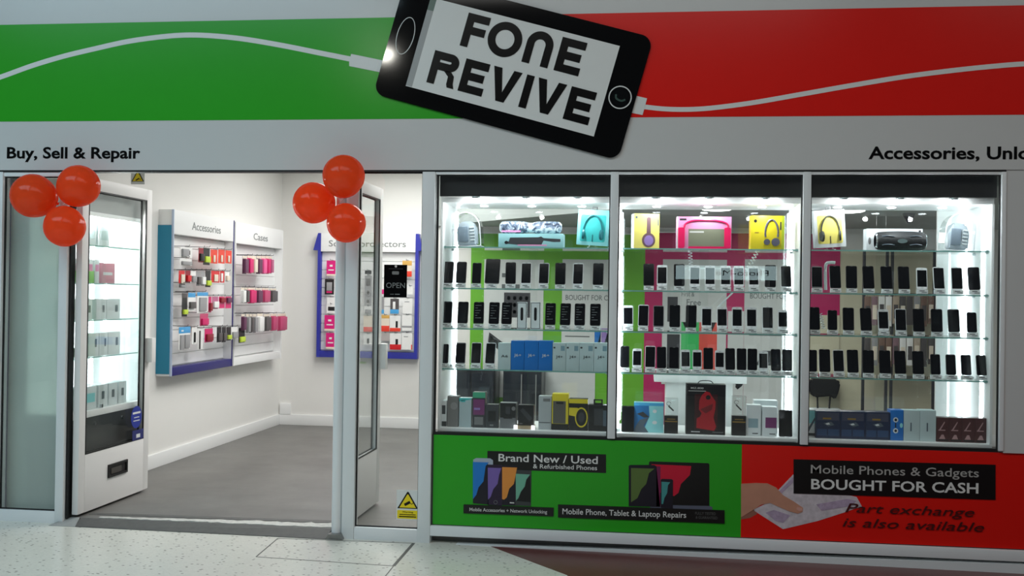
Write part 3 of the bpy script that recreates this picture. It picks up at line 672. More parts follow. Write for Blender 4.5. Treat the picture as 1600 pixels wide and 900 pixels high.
# ---- boxed goods
def goods(name, label, cat, px0, px1, pyt, Y, dep, m, z, decor=(), group=None, txt=(), hh=None, rz=0.0, bev=.0015, rx=0.0):
    """carton seen between px0 and px1, its head at pyt, standing at z with its front at y = Y"""
    x0 = at(px0, 500, Y)[0]; x1 = at(px1, 500, Y)[0]; h = hh or (at((px0 + px1) / 2, pyt, Y)[1] - z); w = x1 - x0
    t = thing(name, label, cat, ((x0 + x1) / 2, Y, z), (rx, 0, rz), group)
    bm = BM(); box(bm, -w / 2, w / 2, 0, dep, 0, h, bev); obj('carton', bm, m, t)
    lay = {}
    for dc in decor:
        nm, dm, pts = dc[0], dc[1], dc[2]; L = dc[3] if len(dc) > 3 else 1
        bm = BM(); prism(bm, [(-w / 2 + w * a, h * b) for a, b in pts], -.0009 * L, .0004 - .0009 * (L - 1)); obj(nm, bm, dm, t)
    for s, tm, a, b, zz, th, bold in txt:
        text('lettering', s, tm, t, -w / 2 + w * a, -w / 2 + w * b, h * zz, h * th, -.0022, bold=bold, depth=.0006, world=False)
    return t, w, h
def RU(a0, a1, b0, b1): return [(a0, b0), (a1, b0), (a1, b1), (a0, b1)]
def CU(cx, cz, rx, rz, n=20): return circ(cx, cz, rx, rz, n)
M_cblue = mat('carton_blue', (14, 112, 196), .35); M_cgrey = mat('carton_palegrey', (186, 204, 206), .4); M_cdk = mat('carton_darkgrey', (56, 58, 62), .4); M_cblk = mat('carton_black', (20, 20, 22), .35)
M_cwht = mat('carton_white', (226, 232, 234), .4); M_cmid = mat('carton_midgrey', (122, 122, 122), .45); M_yel = mat('carton_yellow', (226, 206, 40), .4); M_yel2 = mat('carton_paleyellow', (236, 224, 120), .4)
M_tealc = mat('carton_teal', (70, 196, 196), .4); M_tealp = mat('carton_paleteal', (150, 224, 228), .4); M_purp = mat('print_purple', (120, 52, 108), .4); M_mint = mat('carton_mint', (70, 170, 132), .4)
M_slate = mat('print_slate', (86, 100, 112), .4); M_pink = mat('carton_pink', (236, 150, 196), .4); M_hot = mat('print_hotpink', (228, 24, 92), .35); M_dkblue = mat('carton_nightblue', (26, 42, 76), .35); M_maroon = mat('carton_maroon', (74, 36, 38), .35)
M_redp = mat('print_redglow', (176, 18, 34), .4); M_lilac = mat('print_lilac', (150, 124, 190), .4); M_gold = mat('print_gold', (150, 120, 50), .4)
# two small white earpiece-print boxes among the left phones
for k, px in enumerate((815.3, 836.5)):
    goods('phone_box', 'flat white box with black handset print, %s of the pair between black phones' % ('left' if k == 0 else 'right'), 'box', px - 7.6, px + 7.6, 472, .18, .03, M_cwht, SZ[2], [('carton_print', M_cblk, RU(.02, .98, .02, .98)), ('carton_print', M_cwht, RU(.08, .92, .04, .96), 2), ('carton_print', M_cblk, rrect(.36, .64, .32, .80, .08, 3), 3)], 'white phone boxes on third shelf of left cabinet')
# cartons with model numbers on the lowest shelf of the left cabinet
ed = [778.7, 798.8, 820, 842, 864, 885, 906, 928.6, 950.8]; mn = ['A6', 'J6+', 'J6+', 'J6+', 'J4+', 'J4+', 'J4+', 'J4+']
for k in range(8):
    bl_ = 1 <= k <= 3
    lab = ('pale grey phone carton marked A6 beside the first blue carton' if k == 0 else
           'bright blue J6+ phone carton, %s of the three blue ones' % ['leftmost', 'middle', 'rightmost'][k - 1] if bl_ else
           'pale grey J4+ phone carton, %s to the right of the blue ones' % ORD[k - 4])
    dec = [] if (bl_ or k == 0) else [('carton_print', mat('print_greyblue', (128, 160, 172), .4), RU(.62, .92, .72, .9)), ('carton_print', M_cdk, RU(.06, .2, .8, .86))]
    goods('phone_carton', lab, 'box', ed[k] + .2, ed[k + 1] - .2, 532.5 if bl_ else 536, .15, .085, M_cblue if bl_ else M_cgrey, SZ[3], dec, 'phone cartons on the lowest shelf of the left cabinet', [(mn[k], M_gwhite if bl_ else M_cdk, .25, .78, .46, .10, .0)])
# bottom row, left cabinet
GB = 'boxed accessories on the floor of the left cabinet'
YG = .155
goods('speaker_box', 'white box with dark square window, first in the bottom row', 'box', 686, 700, 626, YG, .1, M_cwht, ZB, [('carton_print', M_cdk, RU(.12, .86, .48, .82)), ('carton_print', M_cblk, RU(.02, .98, .01, .2))], GB)
goods('accessory_box', 'tall plain mid grey box, second in the bottom row', 'box', 701, 718, 619, YG, .08, M_cmid, ZB, [('carton_print', mat('print_midgrey', (146, 146, 146), .4), CU(.6, .68, .32, .12))], GB)
goods('accessory_box', 'pale grey box with teal top in the bottom row', 'box', 719.5, 738.5, 622, YG, .08, mat('carton_paleblue', (178, 196, 200), .4), ZB, [('carton_print', M_tealc, [(.0, .88), (1, .96), (1, 1), (0, 1)]), ('carton_print', M_tealc, RU(.15, .5, .86, .93))], GB)
goods('watch_box', 'dark box with green lid and purple print in the bottom row', 'box', 740.5, 760, 613, YG, .08, M_cdk, ZB, [('carton_print', M_mint, RU(0, 1, .84, 1)), ('carton_print', M_purp, RU(.05, .95, .36, .8)), ('carton_print', M_cmid, RU(.15, .85, .08, .3)), ('carton_print', M_lilac, RU(.12, .6, .5, .56), 2)], GB)
goods('accessory_box', 'square dark grey box with hang tab in the bottom row', 'box', 760.5, 781, 632, YG, .06, M_cdk, ZB, [('carton_print', M_cblk, RU(.22, .8, .28, .72)), ('carton_print', M_cmid, RU(.34, .62, .08, .15))], GB)
goods('car_holder_box', 'grey box picturing a black dock stand in the bottom row', 'box', 783, 808.5, 629.5, YG, .07, mat('carton_dockgrey', (112, 114, 116), .4), ZB, [('carton_print', M_cblk, RU(.02, .98, .42, .98)), ('carton_print', M_cdk, RU(.36, .62, .5, .85), 2), ('carton_print', M_cblk, [(.22, .38), (.78, .38), (.7, .56), (.3, .56)], 2), ('carton_print', M_cmid, CU(.84, .78, .12, .08), 2)], GB)
t, w_, h_ = goods('speaker_box', 'black box picturing a tilted cylinder speaker in the bottom row', 'box', 811.5, 836, 633, YG + .02, .07, M_cblk, ZB + .022, [('carton_print', M_cdk, [(.12, .72), (.3, .86), (.92, .36), (.74, .2)]), ('carton_print', M_cmid, RU(.1, .3, .06, .1))], GB)
bs = thing('display_riser', 'small white riser with end lights under black speaker box', 'riser', ((at(822, 500, YG)[0]), YG + .01, ZB))
bm = BM(); box(bm, -.062, .062, -.02, .09, 0, .021, .002); obj('riser_body', bm, mat('riser_beige', (170, 150, 120), .5), bs)
for s in (-1, 1):
    bm = BM(); box(bm, s * .058 - .012, s * .058 + .012, -.027, -.018, 0, .026, .003); obj('end_light', bm, mat('end_light', (250, 250, 255), .4, emit=2.0), bs)
goods('accessory_box', 'tall pale grey box beside the yellow lidded one in the bottom row', 'box', 843.5, 863.5, 619, YG, .08, mat('carton_coolgrey', (176, 182, 184), .4), ZB, [('carton_print', M_cmid, RU(.35, .9, .84, .93)), ('carton_print', M_cdk, RU(.05, .95, .2, .22))], GB)
goods('speaker_box', 'grey fronted box with tall yellow lid in the bottom row', 'box', 864.5, 890, 615.5, YG, .09, M_yel, ZB, [('carton_print', mat('print_taupe', (92, 90, 84), .4), RU(.06, .84, .18, .8)), ('carton_print', M_cblk, RU(0, 1, 0, .17)), ('carton_print', M_cblk, RU(.25, .7, .72, .78), 2)], GB)
goods('headphone_box', 'black and yellow box with round ear cup in the bottom row', 'box', 891, 920.5, 623.5, YG, .09, M_cblk, ZB, [('carton_print', M_yel, RU(0, 1, .86, 1)), ('carton_print', M_yel, [(0, .48), (.4, .44), (.62, .64), (.45, .72), (0, .72)]), ('carton_print', M_yel, CU(.66, .42, .34, .32), 2), ('carton_print', M_cblk, CU(.66, .42, .28, .27), 3), ('carton_print', M_cdk, CU(.66, .42, .16, .16), 4)], GB)
t, w_, h_ = goods('speaker_box', 'black box with hang hook at the right end of the bottom row', 'box', 921.5, 951, 633, YG, .09, M_cblk, ZB, [('carton_print', M_cdk, RU(.3, .78, .22, .86)), ('carton_print', M_slate, RU(.78, .98, .2, .8))], GB)
bm = BM(); box(bm, -.03, .03, .02, .026, h_, h_ + .012); box(bm, -.03, -.02, .02, .026, h_ + .012, h_ + .028); box(bm, .02, .03, .02, .026, h_ + .012, h_ + .028); box(bm, -.03, .03, .02, .026, h_ + .028, h_ + .036); obj('hang_tab', bm, M_cblk, t)
# bottom row, middle cabinet
GB = 'boxed goods on the floor of the middle cabinet'
def loose_phone(px0, px1, top, label, bi):
    Y = .15; x0 = at(px0, 600, Y)[0]; x1 = at(px1, 600, Y)[0]; h = at(px0, top, Y)[1] - ZB
    t = thing('smartphone', label, 'phone', ((x0 + x1) / 2, Y, ZB + .002), (math.radians(-8), 0, 0), 'phones standing on the cabinet floor')
    w = x1 - x0; bm = BM(); prism(bm, rrect(-w / 2, w / 2, 0, h, .009), -.005, .005); obj('phone_body', bm, M_pblack, t)
    bm = BM(); prism(bm, rrect(-w / 2 + .003, w / 2 - .003, .006, h - .006, .006), -.0058, -.0046); obj('phone_screen', bm, M_screen, t)
    bm = BM(); box(bm, -.008, .008, -.0062, -.005, h - .005, h - .003); obj('speaker_slot', bm, M_txtgrey, t)
loose_phone(972, 991.5, 634.5, 'large black phone standing at left end of middle cabinet floor', 1)
loose_phone(1218, 1239, 641, 'large black phone standing at right end of middle cabinet floor', 1)
goods('gadget_box', 'white and blue box picturing a dark angular gadget', 'box', 992.5, 1039, 629.5, .17, .09, M_tealp, ZB, [('carton_print', mat('print_skyblue', (74, 170, 220), .4), RU(0, 1, .9, 1)), ('carton_print', mat('print_deepblue', (34, 112, 172), .4), [(0, 0), (.3, 0), (.52, .55), (.5, .9), (0, .9)]), ('carton_print', M_slate, [(0, .0), (.5, 0), (.34, .22), (.5, .5), (.2, .42), (.06, .2)], 2), ('carton_print', M_cdk, [(.1, .62), (.3, .7), (.52, .52), (.34, .5), (.22, .56)], 3), ('carton_print', M_cwht, CU(.7, .72, .07, .06), 2), ('carton_print', M_cwht, CU(.7, .34, .08, .06), 2)], GB)
for k, (a, b, tp, nb) in enumerate(((1040, 1061.5, 627, 'left'), (1145.5, 1168, 629, 'right'))):
    t, w_, h_ = goods('earpiece_box', 'clear topped earpiece box to the %s of the big black headphone box' % nb, 'box', a, b, 650, .15, .05, M_cblk, ZB, [('carton_print', M_gold, RU(.05, .95, .66, .72)), ('carton_print', M_gold, RU(.2, .8, .8, .84))], GB)
    bm = BM(); box(bm, -w_ / 2 + .001, w_ / 2 - .001, .001, .049, h_, h_ * 2.0, .001); obj('clear_cover', bm, M_acr, t)
    bm = BM(); tube(bm, [(-.018, .02, h_ * 1.55), (.016, .02, h_ * 1.28)], .005, 8); tube(bm, [(-.016 + .014 * math.cos(q / 10 * 6.28), .02, h_ * 1.68 + .012 * math.sin(q / 10 * 6.28)) for q in range(10)], .0014, 6); obj('earpiece', bm, M_pblack, t)
t, w_, h_ = goods('headphone_box', 'big black box with red headphones picture and carry handle', 'box', 1073.5, 1135.5, 600.5, .15, .1, M_cblk, ZB,
      [('carton_print', M_lett, RU(.06, .5, .858, .868)), ('carton_print', M_lett, RU(.14, .36, .045, .06)), ('carton_print', M_txtgrey, RU(.68, .95, .047, .057)), ('carton_print', mat('print_dimred', (60, 14, 18), .4), RU(.22, .8, .1, .8)), ('carton_print', M_redp, [(.27, .13), (.72, .08), (.77, .16), (.70, .34), (.74, .5), (.75, .66), (.66, .76), (.6, .84), (.5, .86), (.4, .78), (.34, .68), (.33, .5), (.4, .42), (.36, .35), (.28, .32)], 2), ('carton_print', M_cblk, CU(.56, .74, .06, .045), 3), ('carton_print', mat('print_dullred', (120, 14, 26), .4), [(.36, .5), (.68, .62), (.66, .5), (.5, .42)], 3)],
      GB, [('MZ.800', M_lett, .12, .44, .905, .035, .01)])
bm = BM(); tube(bm, spline([(-.05, .05, h_), (-.03, .05, h_ + .018), (.03, .05, h_ + .018), (.05, .05, h_)], 6), .003, 8); obj('carry_handle', bm, M_cdk, t)
goods('gift_box', 'white box with pale blue window beside the right earpiece box', 'box', 1169, 1191, 633, .17, .09, M_cwht, ZB, [('carton_print', mat('print_paleblue', (150, 176, 186), .4), RU(.1, .8, .26, .56)), ('carton_print', M_cdk, RU(.4, .8, .06, .09))], GB)
goods('gift_box', 'white box with purple square beside the right black phone', 'box', 1193, 1216, 636, .17, .09, M_cwht, ZB, [('carton_print', M_purp, RU(.22, .98, .28, .64)), ('carton_print', M_cdk, RU(.5, .9, .06, .09))], GB)
goods('gift_box', 'wide white box lying behind the two small white boxes', 'box', 1180, 1217, 626, .31, .1, M_cwht, ZB, [('carton_print', M_cgrey, RU(.03, .97, .03, .12))], GB)
# bottom row, right cabinet
GB = 'boxed goods on the floor of the right cabinet'
goods('toy_box', 'teal and white box with diagonal dark swoosh beside the mullion', 'box', 1262, 1275.5, 640, .2, .1, M_cwht, ZB, [('carton_print', M_tealp, RU(.0, 1, .5, .96)), ('carton_print', M_cdk, RU(0, 1, .04, .14)), ('carton_print', M_slate, [(.0, .2), (.3, .2), (1, .62), (1, .74)], 2)], GB)
for k in range(3):
    a = 1277 + k * 38.6
    goods('game_box', 'dark blue picture box, %s of three joined beside the bright blue box' % ['leftmost', 'middle', 'rightmost'][k], 'box', a, a + 38.2, 642.5 + k * .8, .15, .1, M_dkblue, ZB, [('carton_print', mat('print_nightgrey', (66, 70, 92), .4), RU(.06, .94, .66, .95)), ('carton_print', M_slate, [(.3, .55), (.62, .62), (.75, .5), (.5, .44)], 2), ('carton_print', M_cwht, [(.38, .54), (.52, .58), (.58, .52), (.46, .5)], 3), ('carton_print', mat('print_bluegrey', (44, 72, 112), .4), RU(.05, .45, .1, .34), 1), ('carton_print', MC['print_bluegrey'], RU(.5, .95, .1, .34), 1), ('carton_print', M_gold, RU(.28, .62, .70, .76), 2)], GB)
goods('webcam_box', 'bright blue box with two white rings', 'box', 1393.5, 1413.5, 641, .15, .1, M_cblue, ZB, [('carton_print', M_cwht, CU(.4, .68, .2, .085)), ('carton_print', M_cblk, CU(.4, .68, .1, .045), 2), ('carton_print', M_cwht, CU(.4, .32, .2, .085)), ('carton_print', M_cblk, CU(.4, .32, .1, .045), 2), ('carton_print', M_tealp, CU(.84, .5, .12, .08)), ('carton_print', M_cblk, RU(.36, .44, .42, .58))], GB)
for k, (a, b) in enumerate(((1414, 1439), (1439.4, 1464.5))):
    goods('phone_carton', 'pale blue grey carton with sideways lettering, %s of the pair' % ['left', 'right'][k], 'box', a, b, 641.5, .15, .1, M_cgrey, ZB, [('carton_print', M_slate, RU(.42, .5, .32, .6))], GB)
for k in range(4):
    a = 1465.5 + k * 20
    goods('watch_box', 'small maroon box with a pale pen picture, %s from the left of four' % ORD[k], 'box', a, a + 19.6, 652.5 + k * .4, .15, .08, M_maroon, ZB, [('carton_print', mat('print_rose', (176, 140, 140), .4), [(.2, .5), (.62, .84), (.66, .8), (.3, .48)]), ('carton_print', MC['print_rose'], RU(.15, .7, .46, .5)), ('carton_print', MC['print_rose'], [(.2, .12), (.7, .12), (.56, .3), (.4, .3)]), ('carton_print', M_cblk, RU(.1, .95, .04, .1))], GB)
# ---- top shelves
def dome(px0, px1, top, label, mirror):
    Y = .17; x0 = at(px0, 480, Y)[0]; x1 = at(px1, 480, Y)[0]; w = x1 - x0; z = SZ[0]; h = at(px0, top, Y)[1] - z
    t = thing('backpack_case', label, 'case', ((x0 + x1) / 2, Y + .07, z), (0, math.radians(4 * mirror), 0), 'clear domes with silver backpacks')
    out = [(-w / 2, .004)] + [(-w / 2 * math.cos(a) if 1 else 0, h * .55 + h * .45 * math.sin(a)) for a in [math.pi * k / 16 for k in range(17)]] + [(w / 2, .004)]
    bm = BM(); prism(bm, out, -.075, .075); bmesh.ops.delete(bm, geom=[f for f in bm.faces if abs(f.normal.z + 1) < .1], context='FACES'); obj('dome', bm, M_acr, t)
    bm = BM(); ribbon(bm, out, .006, -.078, -.072); obj('dome_rim', bm, M_cwht, t)
    bm = BM(); box(bm, -w / 2, w / 2, -.08, .08, 0, .006, .002); obj('case_floor', bm, M_cwht, t)
    q = [(-w * .34, .012), (w * .34, .012), (w * .36, h * .5), (w * .22, h * .74), (-w * .22, h * .74), (-w * .36, h * .5)]
    bm = BM(); prism(bm, q, -.05, .04); bmesh.ops.bevel(bm, geom=bm.edges[:], offset=.01, segments=2, affect='EDGES'); bp_ = obj('backpack', bm, mat('backpack_silver', (196, 206, 214), .3, .2, var=.3, scale=22), t)
    bm = BM(); box(bm, -w * .28, w * .06, -.062, -.048, h * .16, h * .6, .006); obj('pocket', bm, mat('pocket_grey', (134, 148, 162), .35, .1, var=.3, scale=25), bp_)
    bm = BM()
    for k in range(5): box(bm, w * .12, w * .28, -.06, -.048, h * (.18 + k * .09), h * (.22 + k * .09), .002)
    obj('strap_webbing', bm, M_cwht, bp_)
dome(706, 750, 331.5, 'clear dome with silver backpack at the left end of the top shelf', -1)
dome(1474, 1520, 333, 'clear dome with silver backpack at the right end of the top shelf', 1)
z0 = SZ[0]
goods('gadget_box', 'low pale teal box with black swoosh under the marbled roll', 'box', 777, 878, 365, .15, .16, mat('carton_seafoam', (150, 200, 204), .4), z0, [('carton_print', M_cdk, [(.1, .3), (.16, .42), (.18, .7), (.62, .74), (.66, .8), (.7, .68), (.96, .62), (.96, .42), (.86, .40), (.7, .5), (.66, .12), (.3, .18), (.14, .26)]), ('carton_print', M_pink, RU(.3, .75, .12, .2), 2), ('carton_print', M_cblk, CU(.125, .34, .03, .12), 2)])
x0, zr = at(780, 366, .2); x1 = at(877, 366, .2)[0]; zt_ = at(800, 345, .2)[1]; zk = at(800, 365, .15)[1]; rr_ = (zt_ - zk) / 2
t = thing('marbled_hoverboard', 'grey and white marbled hoverboard lying on the low pale teal box', 'hoverboard', ((x0 + x1) / 2, .235, zk + .001))
L = (x1 - x0) / 2
def marble():
    m = bpy.data.materials.new('marbled_vinyl'); m.use_nodes = True; nt = m.node_tree; b = nt.nodes['Principled BSDF']
    tc = nt.nodes.new('ShaderNodeTexCoord'); n = nt.nodes.new('ShaderNodeTexNoise'); n.inputs['Scale'].default_value = 22; n.inputs['Detail'].default_value = 5; n.inputs['Distortion'].default_value = 1.4
    nt.links.new(tc.outputs['Object'], n.inputs['Vector']); cr = nt.nodes.new('ShaderNodeValToRGB'); e = cr.color_ramp.elements
    e[0].position = .38; e[0].color = (.03, .04, .07, 1); e[1].position = .58; e[1].color = (.8, .84, .88, 1); c_ = cr.color_ramp.elements.new(.48); c_.color = (.2, .26, .36, 1)
    nt.links.new(n.outputs['Fac'], cr.inputs[0]); nt.links.new(cr.outputs[0], b.inputs['Base Color']); b.inputs['Roughness'].default_value = .3; return m
M_marb = marble()
for s in (-1, 1):
    bm = BM(); prof = [(.55, 0), (.92, .08), (1, .25), (1, .6), (.9, .86), (.72, 1.0)]
    tube(bm, [(s * (L - L * .98 * q), 0, rr_) for r, q in prof], [rr_ * .98 * r for r, q in prof], 20); obj('deck_half', bm, M_marb, t)
bm = BM(); tube(bm, [(-L * .06, 0, rr_), (L * .06, 0, rr_)], rr_ * .75, 18); obj('hinge', bm, M_cwht, t)
bm = BM(); box(bm, -L * .92, -L * .3, -rr_ * 1.0, -rr_ * .85, rr_ * .25, rr_ * .5, .002); obj('trim_strip', bm, M_pink, t)
def head_pack(px0, px1, pyt, label, cm, hm, tilt, z, roll):
    t, w, h = goods('headphone_box', label, 'box', px0, px1, pyt, .16, .05, cm, z + .018, [('carton_print', hm[1], rrect(.1, .9, .1, .86, .05, 3))], 'boxed headphones on the top shelf', rz=tilt)
    t.rotation_euler.y = roll
    P = lambda nm, bm, m: obj(nm, bm, m, t)
    bm = BM(); pts = [(-w * .3 * math.cos(a), -.008, h * .38 + h * .46 * math.sin(a)) for a in [math.pi * k / 18 for k in range(19)]]; tube(bm, pts, .005, 8); hp = P('headphones', bm, hm[0])
    for s in (-1, 1):
        bm = BM(); tube(bm, [(s * w * .33, -.016, h * .3), (s * w * .27, -.012, h * .3)], [.022, .026], 18); o = obj('ear_cup', bm, hm[0], hp)
        for vv in o.data.vertices: vv.co.z = h * .3 + (vv.co.z - h * .3) * 1.35
    bm = BM(); box(bm, -.0025, .0025, -.005, 0, h * .1, h * .3); P('cable', bm, hm[0])
    bm = BM(); box(bm, -.03, .03, -.01, .05, -.0175, -.012, .002); box(bm, -.02, .02, .01, .03, -.012, 0); P('foot', bm, M_acr)
    bm = BM(); x_ = 0
    box(bm, -.018, .018, .018, .022, h, h + .004); box(bm, -.018, -.013, .018, .022, h + .004, h + .018); box(bm, .013, .018, .018, .022, h + .004, h + .018); box(bm, -.018, .018, .018, .022, h + .018, h + .022); P('hang_tab', bm, M_cdk)
    return t
head_pack(898, 948, 328, 'teal headphone box with hang tab at the right end of left top shelf', M_tealp, (mat('headset_teal', (40, 120, 128), .35), M_tealc), math.radians(-8), z0, math.radians(3.5))
head_pack(1272, 1322, 328, 'pale yellow headphone box with white rim beside the mullion', M_cwht, (mat('headset_grey', (70, 74, 70), .35), M_yel2), math.radians(8), z0, math.radians(-4))
t, w_, h_ = goods('headphone_box', 'yellow box with one purple ear cup in profile', 'box', 988, 1029, 334, .15, .08, M_cwht, z0, [('carton_print', M_yel2, RU(.0, 1, 0, 1)), ('carton_print', mat('print_brown', (112, 86, 92), .4), rrect(.5, .66, .3, .9, .05, 3), 2), ('carton_print', MC['print_brown'], CU(.58, .24, .26, .21), 3), ('carton_print', M_lilac, CU(.58, .23, .18, .15), 4), ('carton_print', M_slate, RU(.06, .14, .86, .93), 2), ('carton_print', M_slate, RU(.93, .97, .66, .86), 2)], 'boxed headphones on the top shelf', rz=math.radians(14))
t, w_, h_ = goods('speaker_box', 'pink box with hot pink carry speaker on its front', 'box', 1055, 1141, 338.5, .15, .12, M_pink, z0, [('carton_print', M_cwht, RU(0, .03, 0, 1)), ('carton_print', M_cdk, RU(.06, .18, .88, .94)), ('carton_print', mat('print_warmgrey', (128, 130, 110), .35), RU(.22, .92, .08, .62), 2), ('carton_print', mat('print_palegrey', (206, 206, 200), .3), RU(.24, .5, .5, .55), 3)])
for a in (.13, .97):
    bm = BM(); prism(bm, [(-w_ / 2 + w_ * x, h_ * z) for x, z in rrect(a - .1, a + .02, .02, .66, .04, 4)], -.006, -.0002); obj('speaker_end', bm, M_hot, t)
bm = BM(); hp = spline([(-w_ * .36, 0, h_ * .66), (-w_ * .33, 0, h_ * .78), (-w_ * .2, 0, h_ * .87), (0, 0, h_ * .89), (w_ * .25, 0, h_ * .87), (w_ * .42, 0, h_ * .78), (w_ * .44, 0, h_ * .64)], 5)
tube(bm, [(x, -.004, z) for x, y, z in hp], .006, 8); obj('speaker_handle', bm, M_hot, t)
bm = BM(); box(bm, -w_ * .28, w_ * .42, -.004, 0, h_ * .0 + .002, h_ * .07); obj('speaker_foot', bm, M_hot, t)
t, w_, h_ = goods('headphone_box', 'yellow box with dark over ear headphones at the right of the pink box', 'box', 1171, 1224, 337, .15, .08, M_yel, z0, [('carton_print', M_cblk, CU(.14, .84, .05, .05)), ('carton_print', mat('print_olivegreen', (176, 190, 44), .4), RU(.92, 1, 0, 1)), ('carton_print', M_cdk, RU(.87, .91, .58, .82)), ('carton_print', M_gold, RU(.12, .24, .48, .51))], 'boxed headphones on the top shelf', rz=math.radians(3))
bm = BM(); tube(bm, [(w_ * .12 + w_ * .19 * math.cos(a), -.004, h_ * .5 + h_ * .38 * math.sin(a)) for a in [math.radians(-20 + 220 * k / 20) for k in range(21)]], .006, 8); hp = obj('headphones', bm, mat('headset_slate', (92, 92, 108), .35), t)
for cx, rr2 in ((-.02, .75), (.24, 1)):
    bm = BM(); tube(bm, [(w_ * cx, -.012, h_ * .22), (w_ * cx, -.001, h_ * .22)], .026 * rr2, 20); o = obj('ear_cup', bm, MC['headset_slate'], hp)
# cylinder speaker and its box
goods('speaker_box', 'white speaker carton behind the black barrel speaker', 'box', 1352, 1440, 357.5, .26, .1, M_cwht, z0, [('carton_print', M_cmid, CU(.06, .45, .025, .16)), ('carton_print', M_cdk, RU(.93, .97, .86, .94))])
xa_, za_ = at(1368, 375, .19); xb_ = at(1447, 375, .19)[0]; rr_ = (at(1400, 361, .19)[1] - z0) / 2
t = thing('barrel_speaker', 'black barrel speaker with silver logo in front of its white carton', 'speaker', ((xa_ + xb_) / 2, .205, z0))
L = (xb_ - xa_) / 2; prof = [(-1, .62), (-.98, .78), (-.86, .9), (-.5, .98), (0, 1), (.5, .98), (.86, .9), (.98, .78), (1, .62)]
bm = BM(); tube(bm, [(L * q, 0, rr_) for q, r in prof], [rr_ * r for q, r in prof], 24); obj('speaker_body', bm, mat('mesh_black', (22, 26, 28), .6, var=.3, scale=60, bump=.3), t)
for s in (-1, 1):
    bm = BM(); tube(bm, [(s * L * .955, 0, rr_), (s * L * 1.0, 0, rr_)], [rr_ * .84, rr_ * .70], 24); obj('end_cap', bm, M_chrome, t)
bm = BM(); prism(bm, circ(0, rr_ * .95, .030, .014, 24), -rr_ - .003, -rr_ + .004); obj('logo_plate', bm, mat('logo_silver', (130, 150, 150), .3, .6), t)
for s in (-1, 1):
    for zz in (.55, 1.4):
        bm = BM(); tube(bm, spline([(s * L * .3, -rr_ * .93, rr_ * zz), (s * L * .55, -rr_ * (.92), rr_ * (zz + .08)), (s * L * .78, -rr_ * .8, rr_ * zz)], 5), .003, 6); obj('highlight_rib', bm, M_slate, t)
# ---- security tethers in front of the phones
def coil(px0, py0, px1, py1, label, nturn=7, rad=.012, Y=.3):
    a = at(px0, py0, Y); b = at(px1, py1, Y); pts = []
    d = Vector((b[0] - a[0], b[1] - a[1])); n = Vector((-d.y, d.x)).normalized()
    for k in range(nturn * 10 + 1):
        q = k / (nturn * 10); g = 2 * math.pi * nturn * q
        pts.append((a[0] + d.x * q + n.x * rad * math.cos(g), Y + rad * math.sin(g), a[1] + d.y * q + n.y * rad * math.cos(g)))
    bm = BM(); tube(bm, pts, .0028, 6); o = obj('security_tether', bm, M_cwht); tag(o, label, 'cord', 'coiled security cords')
coil(1078, 391, 1080, 424, 'white coiled security cord above the third white phone of the middle cabinet')
coil(1184, 392, 1166, 424, 'white coiled security cord slanting above the right phones of the middle cabinet')
coil(718, 488, 717, 512, 'white coiled cord on the third shelf of the left cabinet', 6, .008, .28)
coil(1282, 490, 1287, 514, 'white coiled cord on the third shelf of the right cabinet', 6, .010, .22)
bm = BM(); a = at(1146, 456, .3); b = at(1121, 481, .3); tube(bm, [(a[0], .3, a[1]), (b[0], .3, b[1])], .005, 8); tag(obj('security_tether', bm, M_cwht), 'straight white cord slanting between the middle cabinet phone rows', 'cord')
bm = BM(); q = [at(x, y, .26) for x, y in ((1290, 453), (1290, 416), (1296, 410.5), (1305, 410.5))]; tube(bm, [(x, .26, z) for x, z in spline(q, 4)], .010, 8); tag(obj('security_bracket', bm, M_cwht), 'white bent security arm beside the first phones of the right cabinet', 'bracket')

# ------------------------------------------------------------------ cabinet by the entrance, behind the left leaf
ex0, ex1, ey0, ey1 = -4.295, -3.95, .09, 1.16
t = thing('display_cabinet', 'white lit cabinet with glass doors behind the open left door leaf', 'cabinet', (ex0, ey0, 0))
P = lambda nm, bm, m: obj(nm, bm, m, t, True)
bm = BM(); box(bm, ex0, ex1, ey1 - .02, ey1, 0, 2.28); box(bm, ex0, ex0 + .016, ey0 + .016, ey1 - .02, .0, 2.28); P('back_panel', bm, M_white)
bm = BM(); box(bm, -4.42, ex1, ey0, ey0 + .012, .0, 2.34); P('end_pane', bm, M_frost)
bm = BM(); box(bm, ex0 + .016, ex1, ey0 + .016, ey1 - .02, .655, .70, .002); P('floor_panel', bm, M_white)
bm = BM(); box(bm, ex0 + .016, ex1, ey0 + .016, ey1 - .02, 2.10, 2.13); P('top_panel', bm, M_white)
bm = BM(); box(bm, ex1 - .02, ex1, ey0 + .016, ey1 - .02, 2.13, 2.28); P('pelmet', bm, mat('pelmet_grey', (150, 152, 150), .5))
bm = BM(); box(bm, ex1 - .02, ex1 - .004, ey0 + .016, ey1 - .02, .02, .655); pn = P('lower_panel', bm, mat('panel_darkgrey', (66, 70, 70), .3))
bm = BM(); box(bm, ex1 - .06, ex1 - .04, ey0 + .06, ey1 - .06, 2.086, 2.099); P('led_strip', bm, M_led)  # strip added under the top to brighten the cabinet inside
for y in (.35, .78):
    pl = bpy.data.lights.new('cabinet_fill', 'POINT'); pl.energy = 4.5; pl.shadow_soft_size = .02; po = bpy.data.objects.new('cabinet_fill', pl); C.objects.link(po); po.location = (ex1 - .035, y, 2.06)  # unseen point lights added to brighten the box fronts
for y in (.42, .82):
    bm = BM(); tube(bm, [(ex1 - .004, y, .60), (ex1 + .004, y, .60)], .012, 12); obj('knob', bm, M_chrome, pn)
ym = .52
